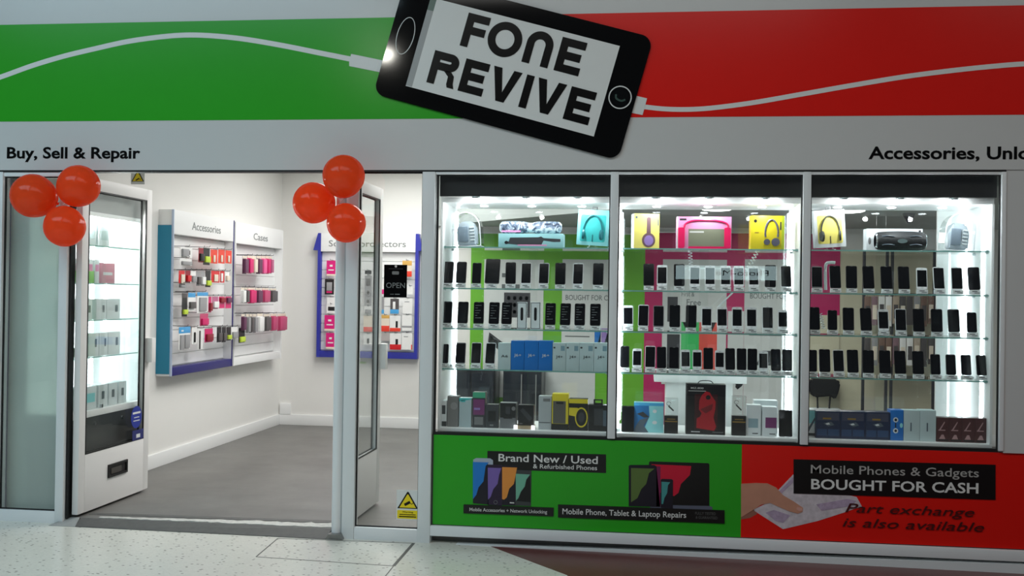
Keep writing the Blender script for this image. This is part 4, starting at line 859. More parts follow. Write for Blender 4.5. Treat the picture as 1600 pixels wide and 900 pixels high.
for a, b, x in ((ey0 + .02, ym + .02, ex1 - .008), (ym - .02, ey1 - .02, ex1 - .016)):
    bm = BM(); box(bm, x, x + .004, a, b, .705, 2.10); P('sliding_pane', bm, M_glass)
bm = BM(); box(bm, ex1 - .018, ex1 - .002, ym - .012, ym + .012, .705, .73); P('lock', bm, M_chrome)
for y in (ey0 + .62, ey1 - .24, ey1 - .04):  # first strip is added to light the frosted pane from inside
    bm = BM(); box(bm, ex0 + .018, ex0 + .03, y, y + .024, .72, 2.08); P('led_strip', bm, M_led)
for k, z in enumerate(SZ):
    g = thing('glass_shelf', '%s glass shelf of the cabinet behind the left door leaf' % SHN[k], 'shelf', (ex0, ey0, z - .008), group='glass shelves in the entrance cabinet')
    bm = BM(); box(bm, ex0 + .04, ex1 - .035, ey0 + .05, ey1 - .05, z - .008, z); obj('pane', bm, M_shelf, g, True)
    bm = BM(); box(bm, ex1 - .035, ex1 - .031, ey0 + .05, ey1 - .05, z - .008, z); obj('polished_edge', bm, M_edge, g, True)
GE = 'packs in the cabinet behind the left door leaf'
def side_pack(name, label, y0, y1, z, h, m, dec=(), dep=.10, xf=ex1 - .05):
    t = thing(name, label, 'box', (xf, (y0 + y1) / 2, z + .001), (0, 0, math.pi / 2), GE); w = y1 - y0
    bm = BM(); box(bm, -w / 2, w / 2, 0, dep, 0, h, .001); obj('carton', bm, m, t)
    for dm, a0, a1, b0, b1 in dec:
        bm = BM(); box(bm, -w / 2 + w * a0, -w / 2 + w * a1, -.0012, .0, h * b0, h * b1); obj('carton_print', bm, dm, t)
M_lg = mat('carton_lightgreen', (128, 196, 90), .4); M_rose = mat('carton_rose', (206, 120, 140), .4); M_sq = mat('print_square', (98, 108, 112), .5)
for k, (y, w_, h_) in enumerate(((.18, .12, .20), (.34, .14, .23), (.52, .15, .22))): side_pack('tall_box', 'tall white box on the top entrance shelf, %s from the frosted end' % ORD[k], y, y + w_, SZ[0], h_, M_cwht, [(M_cgrey, .15, .85, .2, .8)])
for k, y in enumerate((.2, .29, .38, .47)): side_pack('card_pack', 'slim white card pack on second entrance shelf, %s from the frosted end' % ORD[k], y, y + .06, SZ[1], .17, M_cwht, [(M_pink, .1, .9, .5, .8)])
side_pack('cable_box', 'light green box on the second entrance shelf', .20, .44, SZ[1], .085, M_lg, [(M_cwht, .1, .3, .2, .8)], .05, ex1 - .04)
side_pack('pouch', 'rose coloured pack on the second entrance shelf', .57, .76, SZ[1], .15, M_rose, [(M_cwht, .1, .8, .4, .55)])
for k, (y, w_) in enumerate(((.16, .13), (.31, .13), (.50, .14), (.65, .20))): side_pack('charger_box', 'white charger box with grey square on third entrance shelf, %s from frosted end' % ORD[k], y, y + w_, SZ[2], .15, M_cwht, [(M_sq, .62, .82, .35, .7)])
for k, (y, w_) in enumerate(((.40, .14), (.55, .12), (.68, .18))): side_pack('charger_box', 'white charger box on the lowest entrance shelf, %s from frosted end' % ORD[k], y, y + w_, SZ[3], .17, M_cwht, [(M_sq, .62, .8, .4, .75)])
for k in range(2):
    t = thing('camera', 'black gadget on the lowest entrance shelf, %s of two' % ['left', 'right'][k], 'gadget', (ex1 - .09, .20 + k * .11, SZ[3] + .001), (0, 0, math.pi / 2), GE)
    bm = BM(); box(bm, -.035, .035, 0, .05, 0, .07, .01); obj('gadget_body', bm, M_cblk, t); bm = BM(); tube(bm, [(0, 0, .035), (0, -.02, .035)], .02, 14); obj('gadget_lens', bm, M_cdk, t)
for k, (y, w_) in enumerate(((.30, .22), (.55, .13), (.70, .13), (.85, .12))): side_pack('gift_box', 'white box with grey square on the entrance cabinet floor, %s from frosted end' % ORD[k], y, y + w_, .70, .165, M_cwht, [(M_sq, .35, .65, .35, .7)] if k else [(M_tealp, .1, .9, .3, .7)])

# ------------------------------------------------------------------ wall fixtures with hanging stock
def fixture(name, label, loc, rot, W, Hh, dep, frame, side, header_txt, tx, wings=False, foot=None):
    t = thing(name, label, 'display rack', loc, rot)
    P = lambda nm, bm, m: obj(nm, bm, m, t)
    fw = .035 if wings else .024
    bm = BM(); zc = .10; n = int((Hh - .34) / .11)
    box(bm, fw, W - fw, -.03, -.002, 0.0, Hh)
    for k in range(n + 1):
        za = .085 + k * (Hh - .30) / (n + 1); zb = za + (Hh - .30) / (n + 1) - .008
        box(bm, fw, W - fw, -.042, -.03, za, zb)
    P('slat_board', bm, M_white)
    for x in (0, W - fw):
        bm = BM(); box(bm, x, x + fw, -dep, 0, 0, Hh, .002); P('side_frame', bm, side)
        bm = BM(); box(bm, x - .001, x + fw + .001, -dep - .003, -dep + .001, 0, Hh); P('front_edge', bm, frame)
    bm = BM(); box(bm, fw, W - fw, -dep, -.04, 0, .075, .002); P('bottom_rail', bm, foot or frame)
    bm = BM(); box(bm, fw, W - fw, -dep - .002, -.04, Hh - .215, Hh, .002); P('header', bm, M_white)
    text('lettering', header_txt, M_txtgrey, t, tx[0], tx[1], Hh - .155, .075, -dep - .003, bold=.004, depth=.001, world=False)
    if wings:
        for s, x in ((-1, 0), (1, W)):
            bm = BM(); prism(bm, [(x, Hh), (x - s * fw, Hh), (x - s * fw, Hh - .20), (x + s * .055, Hh - .20)], -dep - .006, -.04); P('header_wing', bm, frame)
    return t, P
def hook(P, x, z, l, m=None):
    bm = BM(); tube(bm, [(x, -.04, z), (x, -l, z), (x, -l - .006, z + .012)], .0028, 6); P('hook', bm, M_hook)
def hang(name, label, cat, parent_loc, rot, x, z, y, w, h, m, style, grp):
    """a pack hung by its card: local x along the fixture, y towards the room"""
    R_ = Matrix.Rotation(rot[2], 3, 'Z'); p = Vector(parent_loc) + R_ @ Vector((x, y, 0)); p.z = z
    t = thing(name, label, cat, p, rot, grp)
    bm = BM(); box(bm, -w / 2, w / 2, -.002, .0, -h, 0); bc = obj('backing_card', bm, m, t)
    for s in style:
        nm, sm, a0, a1, b0, b1, d = s
        bm = BM(); box(bm, -w / 2 + w * a0, -w / 2 + w * a1, -.002 - d, -.002, -h + h * b0, -h + h * b1, min(.003, d * .3)); obj(nm, bm, sm, t)
    bm = BM(); box(bm, -.012, .012, -.0035, .001, -.004, .012); obj('hang_tab', bm, M_acr, t)
    return t
M_kb = mat('pack_black', (22, 22, 24), .4); M_kr = mat('pack_red', (206, 26, 34), .4); M_kor = mat('pack_orange_red', (226, 62, 40), .4); M_kw = mat('pack_white', (232, 232, 230), .4); M_kg = mat('pack_grey', (150, 150, 152), .4); M_kd = mat('pack_darkgrey', (84, 80, 80), .4); M_kl = mat('pack_lime', (190, 214, 60), .4)
M_km = mat('pack_magenta', (206, 30, 104), .4); M_kpm = mat('pack_mauve', (178, 96, 132), .4); M_kb2 = mat('pack_skyblue', (70, 158, 214), .4); M_kdr = mat('pack_darkred', (140, 20, 40), .4); M_kc = mat('pack_cream', (226, 214, 196), .4); M_krose = mat('pack_rose', (190, 70, 112), .4); M_kplum = mat('pack_plum', (96, 50, 80), .4); M_kpink = mat('pack_pink', (232, 90, 150), .4)
rotL = (0, 0, math.pi / 2)
UA = (XL, 2.09, .81)
ta, Pa = fixture('accessory_rack', 'wall rack headed Accessories with navy frame and teal end panel', UA, rotL, 1.41, 1.48, .13, M_navy, M_white, 'Accessories', (.40, 1.06), foot=M_navy)
bm = BM(); box(bm, -.012, -.001, -.125, 0, 0.02, 1.34); Pa('end_panel', bm, M_teal)
bm = BM(); box(bm, -.006, .004, -.145, -.125, 0, 1.48); Pa('edge_strip', bm, mat('edge_pale', (190, 204, 226), .35))
UC = (XL, 3.53, .81)
tc_, Pc = fixture('case_rack', 'white wall rack headed Cases beside the back corner', UC, rotL, 1.42, 1.47, .13, M_white, M_white, 'Cases', (.50, .92), foot=M_white)
GA = 'packs hanging on the Accessories rack'; GC = 'phone cases hanging on the Cases rack'
XA = XL + .20
def hA(px0, px1, py0, py1, name, what, m, style, unit=UA, P=Pa, grp=GA, X=None, lab=None):
    X = X or XA
    y0, z0_ = atx((px0 + px1) / 2, py0, X); z1_ = atx((px0 + px1) / 2, py1, X)[1]
    ya = atx(px0, py0, X)[0]; yb = atx(px1, py0, X)[0]
    w = max(.03, yb - ya); x = (ya + yb) / 2 - unit[1]
    hook(P, x, z0_ + .008 - unit[2], X - XL + .03)
    hang(name, what, 'pack', (unit[0], unit[1], 0), rotL, x, z0_, -(X - XL), w * .94, z0_ - z1_, m, style, grp)
s3 = lambda X, Y: (230 + X / 3, 300 + Y / 3)
def q3(a0, a1, b0, b1): return (230 + a0 / 3, 230 + a1 / 3, 300 + b0 / 3, 300 + b1 / 3)
BL = lambda m, b0=.1, b1=.6, d=.02: ('blister', m, .12, .88, b0, b1, d)
TB = lambda m, b0=.75: ('card_top', m, 0, 1, b0, 1, .001)
AL = [
 (q3(152, 212, 258, 308), 'cable_pack', 'white and grey boxed pack, first on the top row of Accessories', M_kw, [('blister', M_kg, .1, .6, .1, .8, .02), ('pack_print', M_kd, .72, .84, .3, .7, .001)]),
 (q3(150, 210, 312, 345), 'cable_pack', 'small white pack under the first top row pack of Accessories', M_kw, [BL(M_kg)]),
 (q3(240, 264, 262, 330), 'charger_pack', 'red and black pack, second on the top row of Accessories', M_kdr, [BL(M_kb)]),
 (q3(262, 294, 262, 342), 'charger_pack', 'black pack with lime plug on the top row of Accessories', M_kb, [BL(M_kl, .15, .5)]),
 (q3(296, 330, 270, 335), 'cable_pack', 'orange red pack on Accessories top row, nearest the lime and black pack', M_kor, [('pack_print', M_kc, .35, .6, .1, .6, .01)]),
 (q3(332, 364, 270, 335), 'cable_pack', 'orange red pack in the middle of three on Accessories top row', M_kor, [('pack_print', M_kc, .35, .6, .1, .6, .01)]),
 (q3(366, 396, 274, 335), 'cable_pack', 'orange red pack nearest the navy right edge on Accessories top row', M_kor, [('pack_print', M_kc, .35, .6, .1, .6, .01)]),
 (q3(147, 176, 368, 428), 'cable_pack', 'red pack with cream label, first on second row of Accessories', M_kr, [('pack_print', M_kc, .3, .9, .0, .7, .012)]),
 (q3(178, 202, 368, 425), 'cable_pack', 'dark red pack, second on second row of Accessories', M_kdr, [BL(M_kr)]),
 (q3(203, 228, 370, 428), 'cable_pack', 'white pack on the second row of Accessories', M_kw, [BL(M_kg)]),
 (q3(148, 178, 428, 448), 'cable_pack', 'small dark pack below the first red one of Accessories', M_kd, [BL(M_kg)]),
 (q3(230, 248, 370, 440), 'cable_pack', 'grey pack left of another grey pack on second row of Accessories', M_kg, [BL(M_kd)]),
 (q3(249, 270, 370, 440), 'cable_pack', 'grey pack left of the black and lime one on second row of Accessories', M_kg, [BL(M_kw)]),
 (q3(272, 297, 368, 446), 'charger_pack', 'black and lime pack on the second row of Accessories', M_kb, [BL(M_kl, .1, .4)]),
 (q3(299, 340, 370, 425), 'cable_pack', 'wide red pack with cream label on the second row of Accessories', M_kr, [('pack_print', M_kc, .3, .75, .1, .7, .01)]),
 (q3(341, 362, 370, 425), 'cable_pack', 'narrow red pack on the second row of Accessories', M_kr, [('pack_print', M_kw, .1, .5, .1, .8, .01)]),
 (q3(364, 384, 374, 420), 'cable_pack', 'white pack at the right end of second row of Accessories', M_kw, [BL(M_kc)]),
 (q3(162, 188, 474, 584), 'charger_pack', 'long black and lime pack on the third row of Accessories', M_kb, [BL(M_kl, .1, .3), TB(M_kd, .8)]),
 (q3(190, 226, 472, 558), 'earphone_pack', 'white pack with blue top on the third row of Accessories', M_kw, [TB(M_kb2), BL(M_kd, .15, .5)]),
 (q3(232, 286, 470, 566), 'case_pack', 'large white and grey pack with blue top on third row of Accessories', M_kw, [TB(M_kb2, .82), ('blister', M_kg, .18, .82, .08, .75, .012)]),
 (q3(287, 301, 490, 564), 'cable_pack', 'narrow magenta pack on the third row of Accessories', M_km, [BL(M_kdr)]),
 (q3(303, 333, 490, 548), 'cable_pack', 'grey pink pack on the third row of Accessories', M_kpm, [BL(M_kw)]),
 (q3(335, 364, 490, 545), 'cable_pack', 'magenta pack left of another magenta pack on third row of Accessories', M_km, [BL(M_kdr, .5, .9)]),
 (q3(366, 394, 490, 545), 'cable_pack', 'magenta pack at right end of third row of Accessories', M_km, [BL(M_kplum, .5, .9)]),
 (q3(246, 286, 570, 628), 'cable_pack', 'rose pack hanging alone under the third row of Accessories', M_krose, [BL(M_km)]),
 (q3(146, 203, 632, 738), 'selfie_pack', 'pack with wide blue top and grey stick, first on bottom row of Accessories', M_kw, [TB(M_kb2, .72), ('pack_print', M_kw, .2, .4, .8, .86, .002), ('blister', M_kg, .1, .4, .0, .65, .012), ('blister', M_kg, .5, .9, .05, .65, .012)]),
 (q3(208, 233, 634, 712), 'cable_pack', 'white pack with black stripe on the bottom row of Accessories', M_kw, [('blister', M_kb, .4, .6, .1, .7, .012)]),
 (q3(236, 262, 640, 736), 'cable_pack', 'white pack with grey rod on the bottom row of Accessories', M_kw, [('blister', M_kd, .25, .4, .0, .9, .01)]),
 (q3(268, 308, 640, 704), 'cable_pack', 'magenta pack on the bottom row of Accessories', M_km, [BL(M_kdr)]),
 (q3(326, 348, 632, 704), 'charger_pack', 'black pack, left of the three black ones on Accessories bottom row', M_kb, [BL(M_kd)]),
 (q3(349, 369, 632, 704), 'charger_pack', 'black pack, middle of the three black ones on Accessories bottom row', M_kb, [BL(M_kd)]),
 (q3(370, 393, 632, 696), 'charger_pack', 'black pack with lime base on Accessories bottom row', M_kb, [BL(M_kl, .1, .4)]),
]
for (a0, a1, b0, b1), nm, lab, m, sty in AL: hA(a0, a1, b0, b1, nm, lab, m, sty)
CL = [
 ((446, 466, 300, 384), 'dark plum', M_kplum), ((468, 490, 298, 382), 'magenta', M_km), ((491, 509, 300, 380), 'pale', M_kc), ((511, 531, 300, 384), 'dark plum', M_kplum), ((533, 553, 300, 384), 'pink', M_kpink), ((554, 571, 300, 384), 'magenta', M_km), ((572, 584, 302, 382), 'mauve', M_kpm),
 ((438, 454, 448, 520), 'white', M_kw), ((456, 470, 448, 520), 'dark grey', M_kd), ((471, 505, 448, 522), 'magenta', M_km), ((507, 533, 450, 520), 'dark plum', M_kplum), ((536, 570, 450, 518), 'pink', M_krose), ((572, 604, 452, 516), 'dark grey', M_kd),
 ((440, 456, 572, 650), 'dark plum', M_kplum), ((462, 476, 572, 660), 'grey', M_kg), ((478, 492, 572, 660), 'dark grey', M_kd), ((494, 510, 572, 660), 'grey', M_kg), ((513, 541, 570, 656), 'white', M_kw), ((544, 574, 572, 652), 'dark grey', M_kd), ((577, 606, 570, 650), 'rose', M_krose), ((609, 650, 570, 650), 'mauve pink', M_krose)]
rows = {0: 0, 1: 0, 2: 0}; tot = [7, 6, 8]
for (b, col, m) in CL:
    r = 0 if b[2] < 400 else 1 if b[2] < 540 else 2
    k = rows[r]; rows[r] += 1
    lab = '%s phone case pack, %s from left on the %s row of the Cases rack' % (col, ORD[k], ['top', 'middle', 'bottom'][r])
    hA(*q3(*b), 'phone_case_pack', lab, m, [TB(M_kc, .86), ('blister', m, .1, .9, .05, .82, .03)], UC, Pc, GC, XL + .22)
hA(*q3(428, 458, 636, 706), 'charger_pack', 'black and lime pack hanging at the near edge of the Cases rack', M_kb, [BL(M_kl, .05, .4)], UC, Pc, GC, XL + .2)
hA(*q3(392, 424, 632, 690), 'cable_pack', 'white pack hanging at the far edge of Accessories bottom row', M_kw, [BL(M_kg)], UA, Pa, GA)
# back wall rack
US = (-3.82, YB, .815)
tsx, Ps = fixture('screen_protector_rack', 'blue framed wall rack headed Screen protectors on the back wall', US, (0, 0, 0), 1.20, 1.45, .10, M_blue, M_blue, 'Screen protectors', (.13, 1.05), wings=True)
YS = YB - .13
GS = 'packs hanging on the Screen protectors rack'
def hS(px0, px1, py0, py1, lab, m, sty):
    a, z0_ = at(px0, py0, YS); b, z1_ = at(px1, py1, YS); z1_ = at(px0, py1, YS)[1]
    hook(Ps, (a + b) / 2 - US[0], z0_ - US[2] + .006, .17)
    hang('screen_protector_pack', lab, 'pack', (US[0], US[1], 0), (0, 0, 0), (a + b) / 2 - US[0], z0_, YS - YB, b - a, z0_ - z1_, m, sty, GS)
q5 = lambda a0, a1, b0, b1: (480 + a0 * .2778, 480 + a1 * .2778, 350 + b0 * .2778, 350 + b1 * .2778)
PT = [('pack_print', M_kw, .2, .8, .35, .42, .001), ('pack_print', M_kw, .35, .65, .6, .72, .001), ('pack_print', M_kc, 0, 1, 0, .12, .001)]
BX = [
 ((110, 160, 205, 292), 'magenta screen protector pack at the top of the left column', M_mag, PT), ((100, 150, 310, 396), 'black framed pack second in the left column', M_kb, [('pack_print', M_kg, .2, .8, .25, .8, .002), ('pack_print', M_km, .2, .8, .1, .22, .002)]),
 ((112, 160, 412, 448), 'small white pack third in the left column', M_kw, []), ((110, 162, 450, 500), 'white pack with black picture in the left column', M_kw, [('pack_print', M_kb, .15, .85, .25, .7, .002)]),
 ((98, 156, 512, 600), 'magenta screen protector pack in the middle of the left column', M_mag, PT), ((106, 156, 612, 702), 'magenta screen protector pack at the foot of the left column', M_mag, PT),
 ((325, 362, 262, 282), 'small black pack behind the sidelight glass', M_kb, []), ((325, 362, 290, 460), 'long grey printed pack behind the sidelight glass', M_kg, [('pack_print', M_kd, .3, .7, .1 + .0, .2, .002), ('pack_print', M_kd, .35, .65, .38, .5, .002), ('pack_print', M_kd, .2, .8, .66, .9, .002)]),
 ((322, 366, 462, 506), 'lilac grey pack below the long grey one', M_kw, [BL(M_kg)]), ((318, 366, 515, 606), 'cream pack with red corner behind the sidelight glass', M_kc, [('pack_print', M_kor, 0, 1, 0, .3, .002)]), ((318, 366, 618, 680), 'white pack with black bottle picture behind the sidelight glass', M_kw, [('pack_print', M_kb, .4, .65, .1, .6, .002)]),
 ((415, 434, 306, 394), 'slim white and magenta pack left of the OPEN sign', M_kw, [('pack_print', M_mag, 0, 1, 0, .3, .002)]), ((536, 588, 206, 296), 'cream pack with orange foot right of the OPEN sign', M_kc, [('pack_print', M_kor, .3, 1, 0, .35, .002), TB(mat('pack_ochre', (216, 170, 90), .4), .7)]),
 ((563, 594, 350, 396), 'small white pack below the cream one right of the OPEN sign', M_kw, []),
 ((412, 432, 416, 504), 'pale blue and grey pack left under the OPEN sign', M_kg, [('pack_print', M_kb2, 0, 1, 0, .25, .002)]), ((468, 515, 420, 504), 'pack with sky blue foot under the OPEN sign', M_kd, [('pack_print', M_kw, .3, .6, .3, .8, .004), ('pack_print', M_kb2, 0, 1, 0, .28, .002)]), ((538, 590, 418, 504), 'white pack right of the sky blue footed one', M_kw, [('pack_print', M_kg, .2, .7, .75, .8, .001)]),
 ((414, 462, 512, 604), 'cream pack with red foot under the OPEN sign', M_kc, [('pack_print', M_kor, 0, 1, 0, .35, .002), TB(MC['pack_ochre'], .8)]), ((466, 524, 514, 604), 'white and red pack with black bottle picture', M_kw, [('pack_print', M_kor, 0, 1, 0, .22, .002), ('pack_print', M_kb, .55, .75, .25, .65, .004)]), ((534, 588, 512, 600), 'white pack with grey band at the right of the rack', M_kw, [('pack_print', M_kg, 0, 1, .2, .32, .001)]),
 ((416, 464, 612, 656), 'plain grey pack in the bottom row of the rack', mat('pack_taupe', (176, 168, 166), .5), []), ((466, 528, 614, 706), 'white pack with bright red foot in the bottom row', M_kw, [('pack_print', M_kr, 0, 1, 0, .32, .002), ('pack_print', M_kb, .5, .72, .32, .65, .004)]), ((532, 590, 612, 706), 'white pack at the bottom right corner of the rack', M_kw, [('pack_print', M_kor, .9, 1, 0, .3, .002), ('pack_print', M_kg, .2, .6, .75, .8, .001)])]
for b, lab, m, sty in BX: hS(*q5(*b), lab, m, sty)

# ------------------------------------------------------------------ signs on the glass and wall
def cctv(label, px0, px1, py0, py1, Y, full):
    x0, z1_ = at(px0, py0, Y); x1, z0_ = at(px1, py1, Y); z1_ = at(px0, py0, Y)[1]
    t = thing('warning_sign', label, 'sign', ((x0 + x1) / 2, Y, z0_)); w = x1 - x0; h = z1_ - z0_
    bm = BM(); box(bm, -w / 2, w / 2, -.002, 0, 0, h); obj('sign_plate', bm, M_gwhite, t)
    My = mat('warning_yellow', (240, 214, 20), .4); zt0 = h * .36 if full else .02
    tri = lambda s, dz: [(-w * .46 * s, zt0 + dz + h * .02), (w * .46 * s, zt0 + dz + h * .02), (w * .03 * s, zt0 + dz + (h * .58 if full else h * .9) * s), (-w * .03 * s, zt0 + dz + (h * .58 if full else h * .9) * s)]
    bm = BM(); prism(bm, tri(1, 0), -.003, -.002); tr_ = obj('warning_triangle', bm, M_sblack, t)
    bm = BM(); prism(bm, tri(.80, h * .03), -.0038, -.003); obj('triangle_field', bm, My, tr_)
    cz = zt0 + h * .2; bm = BM(); c, s = math.cos(.5), math.sin(.5); q = [(-w * .16, -h * .045), (w * .12, -h * .045), (w * .12, h * .045), (-w * .16, h * .045)]
    prism(bm, [(x * c - z * s, cz + x * s + z * c) for x, z in q], -.0045, -.0038); ribbon(bm, [(w * .1, cz + .004), (w * .17, cz - h * .03), (w * .26, cz + h * .02)], w * .03, -.0045, -.0038); obj('camera_symbol', bm, M_sblack, tr_)
    if full:
        bm = BM(); prism(bm, rrect(-w * .46, w * .46, h * .04, h * .32, h * .02), -.003, -.002); obj('text_field', bm, My, t)
        text('lettering', 'Warning', M_ink, t, -w * .24, w * .24, h * .24, h * .055, -.0032, bold=.01, depth=.0005, world=False)
        bm = BM(); box(bm, -w * .36, w * .36, -.0036, -.0028, h * .165, h * .19); obj('text_bar', bm, M_ink, t)
        bm = BM(); box(bm, -w * .38, w * .38, -.0036, -.0028, h * .09, h * .125); obj('text_bar', bm, M_ink, t)
    return t
cctv('yellow triangle CCTV warning sticker low on the sidelight glass', 620, 654.5, 765, 813, -.0005, True)
t = cctv('small yellow CCTV warning sign hanging above the open left door leaf', 205, 226, 268, 288, 1.20, False)
bm = BM(); h_ = at(215, 268, 1.20)[1] - t.location.z
for sx in (-.04, .04): tube(bm, [(sx, -.001, h_ - .01), (sx, -.001, ZC - t.location.z)], .003, 6)
obj('hanger', bm, M_hook, t)
xa_, za_ = at(600.5, 413.5, -.0005); xb_, zb_ = at(635.5, 465, -.0005)
t = thing('open_sign', 'black OPEN card hanging inside the narrow glass panel', 'sign', ((xa_ + xb_) / 2, -.0005, zb_)); w_ = xb_ - xa_; h_ = za_ - zb_
bm = BM(); box(bm, -w_ / 2, w_ / 2, -.003, 0, 0, h_); obj('sign_plate', bm, M_sblack, t)
text('lettering', 'OPEN', M_txtgrey, t, -w_ * .40, w_ * .42, h_ * .29, h_ * .17, -.003, depth=.0006, world=False)
bm = BM(); box(bm, -w_ * .3, w_ * .32, -.004, -.003, h_ * .865, h_ * .885); obj('card_print', bm, M_cdk, t)
bm = BM(); prism(bm, rrect(-w_ * .15, w_ * .15, h_ * .70, h_ * .80, .006), -.004, -.003); obj('card_emblem', bm, M_txtgrey, t)
bm = BM(); box(bm, -w_ * .22, -w_ * .06, -.004, -.003, h_ * .09, h_ * .105); box(bm, -w_ * .01, w_ * .2, -.004, -.003, h_ * .085, h_ * .11); obj('card_print', bm, M_txtgrey, t)
bm = BM(); tube(bm, [(.002, -.004, h_ * .95), (.002, -.002, h_ * .95)], .008, 16); obj('suction_pad', bm, M_gwhite, t)

# ------------------------------------------------------------------ balloons
def balloon_material():
    m = bpy.data.materials.new('balloon_rubber'); m.use_nodes = True; nt = m.node_tree; b = nt.nodes['Principled BSDF']
    b.inputs['Roughness'].default_value = .1
    tl = nt.nodes.new('ShaderNodeBsdfTranslucent'); tl.inputs[0].default_value = (lin(255), lin(122), lin(60), 1)
    ms = nt.nodes.new('ShaderNodeMixShader'); ms.inputs[0].default_value = .68
    nt.links.new(b.outputs[0], ms.inputs[1]); nt.links.new(tl.outputs[0], ms.inputs[2]); nt.links.new(ms.outputs[0], nt.nodes['Material Output'].inputs[0])
    tc = nt.nodes.new('ShaderNodeTexCoord'); n = nt.nodes.new('ShaderNodeTexNoise'); n.inputs['Scale'].default_value = 2
    nt.links.new(tc.outputs['Object'], n.inputs['Vector']); mx = nt.nodes.new('ShaderNodeMix'); mx.data_type = 'RGBA'
    mx.inputs['A'].default_value = (lin(255), lin(104), lin(58), 1); mx.inputs['B'].default_value = (lin(255), lin(120), lin(66), 1)
    nt.links.new(n.outputs['Fac'], mx.inputs['Factor']); nt.links.new(mx.outputs['Result'], b.inputs['Base Color'])
    return m
M_bal = balloon_material()
def balloon(px, py, rx, Y, hub, label, group):
    x, z = at(px, py, Y); r = rx / (F / (D + Y)) ; c = Vector((x, Y, z)); d = (hub - c)
    t = thing('balloon', label, 'balloon', c, (0, 0, 0), group); t.rotation_euler = d.to_track_quat('Z', 'Y').to_euler()
    prof = []
    for k in range(1, 25):
        a = math.pi * k / 25; zz = -math.cos(a); rr2 = math.sin(a)
        if zz > 0: zz *= 1.08; rr2 *= 1 - .05 * zz
        prof.append((r * rr2, r * zz))
    bm = BM(); lathe(bm, prof, seg=32); o = obj('balloon_skin', bm, M_bal, t)
    bm = BM(); lathe(bm, [(.010, r * 1.06), (.006, r * 1.10), (.011, r * 1.135), (.013, r * 1.15)], seg=12); obj('knot', bm, M_bal, t)
for hub_px, cl_, gname, side in (((98, 320), [((52, 306), 36.5, -.22), ((123, 290.5), 34.5, -.20), ((101, 354), 33.5, -.25)], 'three balloons at the left door jamb', 'left'),
                              ((( 532, 317)), [((537, 275), 34, -.26), ((490, 317), 33.5, -.12), ((541, 348.5), 31.5, -.27)], 'three balloons at the right door jamb', 'right')):
    hx_, hz_ = at(*hub_px, -.14); hub = Vector((hx_, -.17, hz_))
    names = {'left': ['orange red balloon farthest left, nearest the picture edge', 'orange red balloon topmost at the left door post', 'orange red balloon lowest at the left door post'], 'right': ['orange red balloon topmost, overlapping the grey fascia above the guard post', 'orange red balloon leaning left over the doorway beside the guard post', 'orange red balloon lowest, in front of the right jamb']}[side]
    for ((px, py), r, Y), lab in zip(cl_, names): balloon(px, py, r, Y, hub, lab, gname)
    bm = BM(); tube(bm, spline([(hx_, -.14, hz_), (hx_ + .01, -.10, hz_ + .03), (hx_ + .02, -.04, hz_ + .06), (hx_ + .02, -.032, FB + .02)], 5), .003, 6)
    tag(obj('balloon_string', bm, M_gwhite), 'white string tying the %s balloons to the fascia' % side, 'string')

# ------------------------------------------------------------------ shop interior seen through the display
def board(name, label, m, px0, px1, py0, py1, Y, th=.02, cat='panel', group=None):
    x0, z1_ = at(px0, py0, Y); x1 = at(px1, py0, Y)[0]; z0_ = at(px0, py1, Y)[1]
    t = thing(name, label, cat, ((x0 + x1) / 2, Y, z0_), group=group); w = x1 - x0; h = z1_ - z0_
    return t, w, h
YW = YB - .03
xg0 = at(735, 480, YW)[0]; xg1 = at(1007, 480, YW)[0]; xm1 = at(1236, 480, YW)[0]
M_lime = mat('board_green', (104, 178, 40), .5); M_cer = mat('board_cerise', (186, 24, 96), .5)
zt_ = at(850, 382, YW)[1]; zt2_ = at(1100, 367, YW)[1]
t = thing('wall_board', 'bright green wall board behind white posters at the back of the shop', 'panel', ((xg0 + xg1) / 2, YW, .01)); bm = BM(); box(bm, xg0, xg1, YW, YB - .001, .127, zt_ + .12); tag(t, t['label'], 'panel'); obj('board_face', bm, M_lime, t, True)
bm = BM(); box(bm, xg0, xg1, YW - .004, YW, zt_ + .12, zt_ + .135); obj('board_edge', bm, M_white, t, True)
xg2 = at(1312, 480, YW)[0]
t = thing('wall_board', 'cerise pink wall board behind white posters at the back of the shop', 'panel', ((xg1 + xg2) / 2, YW, .01)); bm = BM(); box(bm, xg1, xg2, YW, YB - .001, .127, zt2_ + .02); obj('board_face', bm, M_cer, t, True)
bm = BM(); box(bm, xg1, xg2, YW - .004, YW, zt2_ + .02, zt2_ + .035); obj('board_edge', bm, M_white, t, True)
M_txt2 = mat('poster_letter', (92, 100, 100), .5)
M_post = mat('poster_paper', (206, 212, 210), .6)
def poster(label, px0, px1, py0, py1, texts=(), deco=()):
    t, w, h = board('poster', label, M_post, px0, px1, py0, py1, YW - .004)
    bm = BM(); box(bm, -w / 2, w / 2, -.004, .003, 0, h); obj('poster_sheet', bm, M_post, t)
    for s, x0, x1, zz, hh, b in texts: text('lettering', s, M_txt2, t, -w / 2 + w * x0, -w / 2 + w * x1, h * zz, h * hh, -.004, bold=b, depth=.001, world=False)
    for m, pts in deco:
        bm = BM(); prism(bm, [(-w / 2 + w * a, h * b) for a, b in pts], -.0052, -.004); obj('poster_print', bm, m, t)
